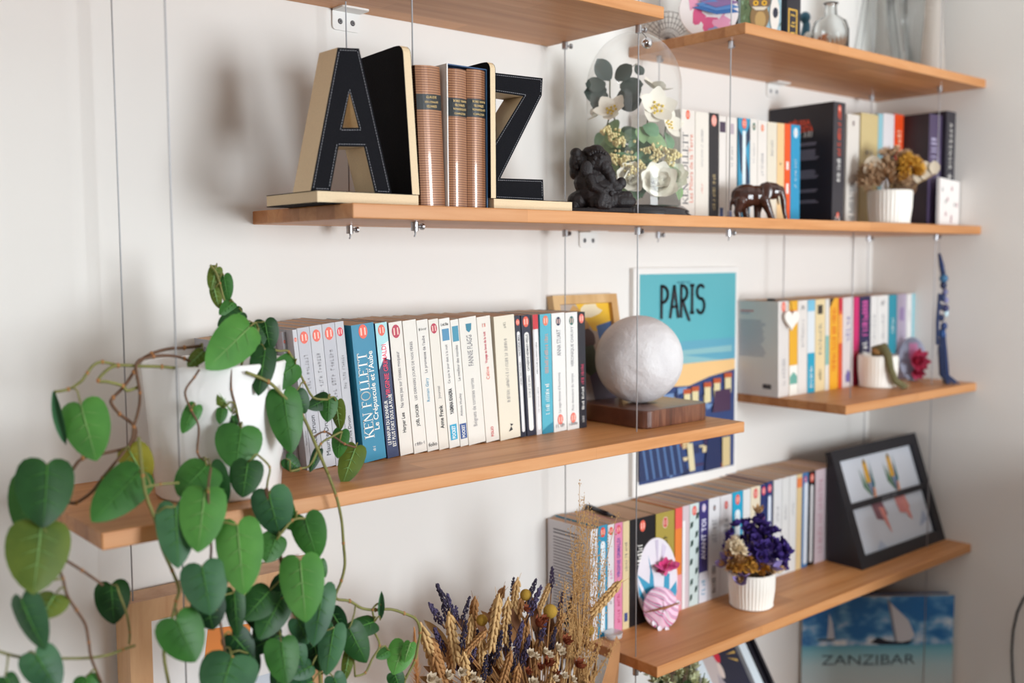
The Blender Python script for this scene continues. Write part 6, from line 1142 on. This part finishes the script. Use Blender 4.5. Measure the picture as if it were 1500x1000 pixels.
for u in (1110, 1122.5): L_ += [([(x_(a), z_(b_)) for (a, b_) in blob(u, 5.5, 4, 4, 14)], 'E8B020'), ([(x_(a), z_(b_)) for (a, b_) in blob(u, 5.5, 1.8, 1.8, 10)], '1A1410')]
flat_print('owl_print', [([(min(max(p[0], -w2), w2), min(max(p[1], 0.0005), hh)) for p in P], c_) for P, c_ in L_], M, t, .00003)
# black book with gilt label
x0 = xat(1152, -.185, TU); bk = book(x0, -.185, TU, xat(1172, -.185, TU)-x0, .13, .12, 0, '23202A', 'black hardback with a gold framed label beside the owl tin', [('box', .1, .75, .02, .5, 'E0B040'), ('box', .18, .67, .04, .48, '2A2630'), ('t', '~~~ ~~ ~', .08, .44, 'E8BE4E', .3, .42, .04)], 'books on the vase shelf', hard=True, name='hardback_book')
t = thing('figurine', 'amber and teal figurine between the black hardback and the glass bottle', 'figurine', (at(1192, 50, Y=-.12).x, -.10, TU), RZC); b = MB(); limb(b, [(0, 0, .012), (0, 0, .05)], [.014, .011]); limb(b, [(0, 0, .05), (.003, 0, .075)], [.010, .008]); b.ell((0, 0, .09), .011); blobby('body', b, mat('2E6278', .4), t, .002); MB().ell((.004, -.010, .045), (.010, .006, .016)).build('shawl', mat('E4DCD2', .6), t, True)
MB().lathe([(0, .0), (.016, 0), (.017, .006), (0, .006)], 24).build('stand', mat('2A4A5A', .4), t, True)
t = thing('copper_bird', 'copper-coloured bird figurine behind the glass bottle', 'figurine', (at(1222, 40, Y=-.09).x, -.06, TU), RZC); b = MB(); b.ell((0, 0, .03), (.013, .012, .018)); b.ell((.004, 0, .055), (.009, .008, .010)); limb(b, [(0, 0, .0), (0, 0, .02)], [.008, .007]); limb(b, [(.010, 0, .056), (.020, 0, .052)], [.003, .001]); limb(b, [(-.008, 0, .02), (-.024, 0, .01)], [.006, .002]); blobby('body', b, mat('B0663A', .35, .5), t, .002)
# ------------------------------------------------------------------ below the lower shelf
TE = ZE+TH
# sailing picture book turned to face the room
rb_ = Vector((-.012, -.222, TE)); wB = .335; ang = math.radians(-39); dx = Vector((math.cos(ang), math.sin(ang), 0)); lb = rb_-dx*wB; topv = .206
M_SEA, nt, bs = nodes('sailing_print'); N = nt.nodes.new; tc = N('ShaderNodeTexCoord'); sp = N('ShaderNodeSeparateXYZ'); nt.links.new(tc.outputs['Object'], sp.inputs[0]); n = N('ShaderNodeTexNoise'); n.inputs['Scale'].default_value = 14; n.inputs['Detail'].default_value = 5; mp = N('ShaderNodeMapping'); mp.inputs['Scale'].default_value = (1, 1, 1.8); nt.links.new(tc.outputs['Object'], mp.inputs[0]); nt.links.new(mp.outputs[0], n.inputs['Vector'])
cl_ = ramp(nt, [(.46, '2A72B4'), (.56, '66A4D2'), (.68, 'F2F6FA')]); nt.links.new(n.outputs['Fac'], cl_.inputs[0]); se = ramp(nt, [(.0, 'D2E0E4'), (.25, 'BCD8DE'), (.40, '8CC8D6'), (.475, '5CAAC6'), (.49, '4A9ABC'), (.495, '5E9CC4')]); mul = N('ShaderNodeMath'); mul.operation = 'DIVIDE'; mul.inputs[1].default_value = topv; nt.links.new(sp.outputs['Z'], mul.inputs[0]); nt.links.new(mul.outputs[0], se.inputs[0]); gt_ = N('ShaderNodeMath'); gt_.operation = 'GREATER_THAN'; gt_.inputs[1].default_value = .47; nt.links.new(mul.outputs[0], gt_.inputs[0])
mx = N('ShaderNodeMix'); mx.data_type = 'RGBA'; nt.links.new(gt_.outputs[0], mx.inputs[0]); nt.links.new(se.outputs[0], mx.inputs[6]); nt.links.new(cl_.outputs[0], mx.inputs[7]); nt.links.new(mx.outputs[2], bs.inputs['Base Color']); bs.inputs['Roughness'].default_value = .3
t = thing('picture_book', 'large landscape picture book with sailing boats and ZANZIBAR on its cover', 'book', tuple(lb), ang)
MB().box((0, 0, 0), (wB, .002, topv)).build('front_cover', M_SEA, t); MB().box((.002, .002, .003), (wB-.003, .022, topv-.003)).build('pages', M_PAGESW, t); MB().box((0, .022, 0), (wB, .024, topv)).build('back_cover', mat('2A5C90', .4), t)
M = frame_mat((0, -.0003, 0), (1, 0, 0), (0, 0, 1)); bk_ = lambda x, z: (x*wB, z*topv)
for PR in ([([bk_(*p) for p in ((.555, .97), (.60, .70), (.615, .50), (.70, .50), (.745, .57), (.70, .74), (.61, .88))], 'D6D6DC'), ([bk_(*p) for p in ((.555, .97), (.575, .95), (.63, .50), (.615, .49))], '8A8E9C'), ([bk_(*p) for p in ((.45, .50), (.52, .475), (.70, .475), (.75, .53), (.66, .50), (.56, .52), (.50, .56))], '1E2436')], [([bk_(*p) for p in ((.175, .83), (.20, .72), (.215, .55), (.165, .54))], 'C6CCD8'), ([bk_(*p) for p in ((.09, .53), (.20, .525), (.225, .545), (.12, .55))], '2A3444')]): flat_print('sail_print', PR, M, t, .0001)
text('ZANZIBAR', M @ Matrix.Translation((wB*.44, topv*.315, .0006)) @ Matrix.Diagonal((1.35, 1, 1, 1)), wB*.64, topv*.105, mat('3A4A5E', .5), t, 'cover_title', -.006); text('~~~~~~~~~~~~ ~~ ~~~~ ~~~~~~', M @ Matrix.Translation((wB*.49, topv*.255, .0006)), wB*.5, topv*.02, mat('6A8A9A', .5), t, 'cover_subtitle')
# books lying on their long edge behind it
x0 = -.195
for (yb, h_, c_, lab) in ((-.0275, .245, '26304A', 'dark blue album standing behind the sailing picture book'), (-.0135, .238, 'E4E4EA', 'white album standing against the wall behind the sailing picture book')):
    book(x0+.0, yb, TE, .185, h_, .0115, 0, c_, lab, [], 'albums on the lowest shelf', pages=M_PAGESW, name='photo_album', hard=False)
# white frame with a fairy print, leaning far back
fx = at(1082, 1003, Y=-.215).x+.035; t = thing('greeting_frame', 'white frame with a dark fairy print leaning under the lower shelf', 'picture frame', (fx, -.225, TE)); wF, hF = .150, .300; lean_ = math.radians(33); M = frame_mat((0, 0, .0005), (1, 0, 0), (0, math.sin(lean_), math.cos(lean_)))
frame_bars(t, M, wF, hF, .021, .014, mat('DDE6EC', .4)); MB().box((.019, .019, -.012), (wF-.019, hF-.019, -.010), M=M).build('backing', mat('23222E', .5), t)
i0, i1, j0, j1 = .021, wF-.021, .021, hF-.021; ww_, hh_ = i1-i0, j1-j0; F_ = lambda pts: [(i0+p[0]*ww_, j0+p[1]*hh_) for p in pts]
lay = [(F_(((0, 0), (1, 0), (1, 1), (0, 1))), '262536'), (F_(((.0, .2), (.3, .5), (.42, .85), (.2, .95), (0, .8))), 'C2B2AE'), (F_(((.1, .1), (.4, .3), (.46, .62), (.3, .75), (.1, .5))), 'A89A9E'), (F_(blob(.46, .86, .07, .05)), 'C8283C'), (F_(blob(.42, .76, .06, .06)), 'D8C4BA'), (F_(blob(.58, .52, .1, .08)), 'E0607E'), (F_(blob(.8, .4, .05, .04)), 'B85A7A')]
for i in range(6): a = math.radians(-20+i*14); lay.append((F_(((.58+.12*math.cos(a), .86+.10*math.sin(a)), (.6+.34*math.cos(a), .86+.26*math.sin(a)), (.6+.34*math.cos(a+.07), .86+.26*math.sin(a+.07)))), 'C8A050'))
flat_print('fairy_print', lay, M @ Matrix.Translation((0, 0, -.0098)), t, .00005); text('~~~~~', M @ Matrix.Translation((wF*.68, hF*.24, -.008)), .04, .012, mat('6AB0D0', .5), t, 'caption', .02)
M2 = frame_mat((wF+.004, .002, .0005), (1, 0, 0), (0, math.sin(lean_), math.cos(lean_))); t2 = thing('black_frame', 'narrow black frame leaning between the white frame and the sailing book', 'picture frame', (fx+wF+.003, -.222, TE)); M2 = frame_mat((0, 0, .0005), (1, 0, 0), (0, math.sin(lean_), math.cos(lean_))); frame_bars(t2, M2, .030, hF, .008, .012, BLK); MB().box((.007, .007, -.010), (.023, hF-.007, -.008), M=M2).build('backing', mat('1E1C26', .4), t2)
# little flowering plant at the shelf's end
px = at(1008, 1003, Y=-.19).x; t = thing('small_flower_pot', 'small leafy plant with pale green buds under the shelf end', 'potted plant', (px, -.175, TE), RZC); MB().lathe([(0, 0), (.038, 0), (.040, .004), (.050, .165), (.046, .166), (.044, .15), (0, .15)], 32).build('pot', mat('4A4A52', .5), t, True)
BUD = blossom_mesh('bud', 6, .010, .007, .9, [mat('C9CBA0', .7), mat('B8B078', .7)], .2, 2, 61); LFD = MB(); leaf_shape(LFD, Matrix.Identity(4), .022, .011, .2, .2); LFD = LFD.mesh('leaf', mat('35502E', .6), True)
bunch(t, [LFD], 60, (0, 0, .205), .058, .05, .06, 62, 'leaf'); bunch(t, [BUD], 46, (0, 0, .225), .062, .05, .055, 63, 'bud')
b = MB(); r = random.Random(3)
for i in range(24): a = r.uniform(0, 6.28); q_ = r.uniform(.01, .045); b.tube([(q_*.4*math.cos(a), q_*.4*math.sin(a), .145), (q_*math.cos(a), q_*math.sin(a), r.uniform(.21, .26))], .0008, 5)
b.build('stems', mat('4E5A36', .7), t, True)
# pine box frame standing behind the plant
P = at(188, 889, Y=-.055); t = thing('pine_box_frame', 'deep pine frame with a white mount standing behind the trailing leaves', 'picture frame', (P.x, -.055, ZF+TH)); hB = at(188, 885, Y=-.055).z-(ZF+TH); wB2 = .26; M = frame_mat((0, 0, 0), (1, 0, 0), (0, 0, 1)); frame_bars(t, M, wB2, hB, .027, .045, M_PINE)
MB().box((.025, .025, -.030), (wB2-.025, hB-.025, -.028), M=M).build('mount', mat('E6E4E2', .6), t)
flat_print('picture', [([(.10, hB*.60), (.16, hB*.62), (.17, hB*.78), (.11, hB*.80)], 'E88A3A'), ([(.08, hB*.2), (.2, hB*.2), (.2, hB*.55), (.08, hB*.55)], 'C8D0DA')], M @ Matrix.Translation((0, 0, -.028)), t, .0002)
# black lead hanging by the right wall
P = [at(u, v, X=-.012) for (u, v) in ((1506, 866), (1496, 878), (1487, 898), (1481, 925), (1479, 955), (1480, 985), (1482, 1010))]; P = [P[0]+Vector((0, -.03, .03))]+P+[Vector((P[-1].x, P[-1].y, .0))]
o = MB().tube([(-.003, p.y, p.z) for p in P], .0022, 8).build('power_lead', mat('1E1C22', .5), None, True); tag(o, 'thin black lead curving down the right wall', 'cable')
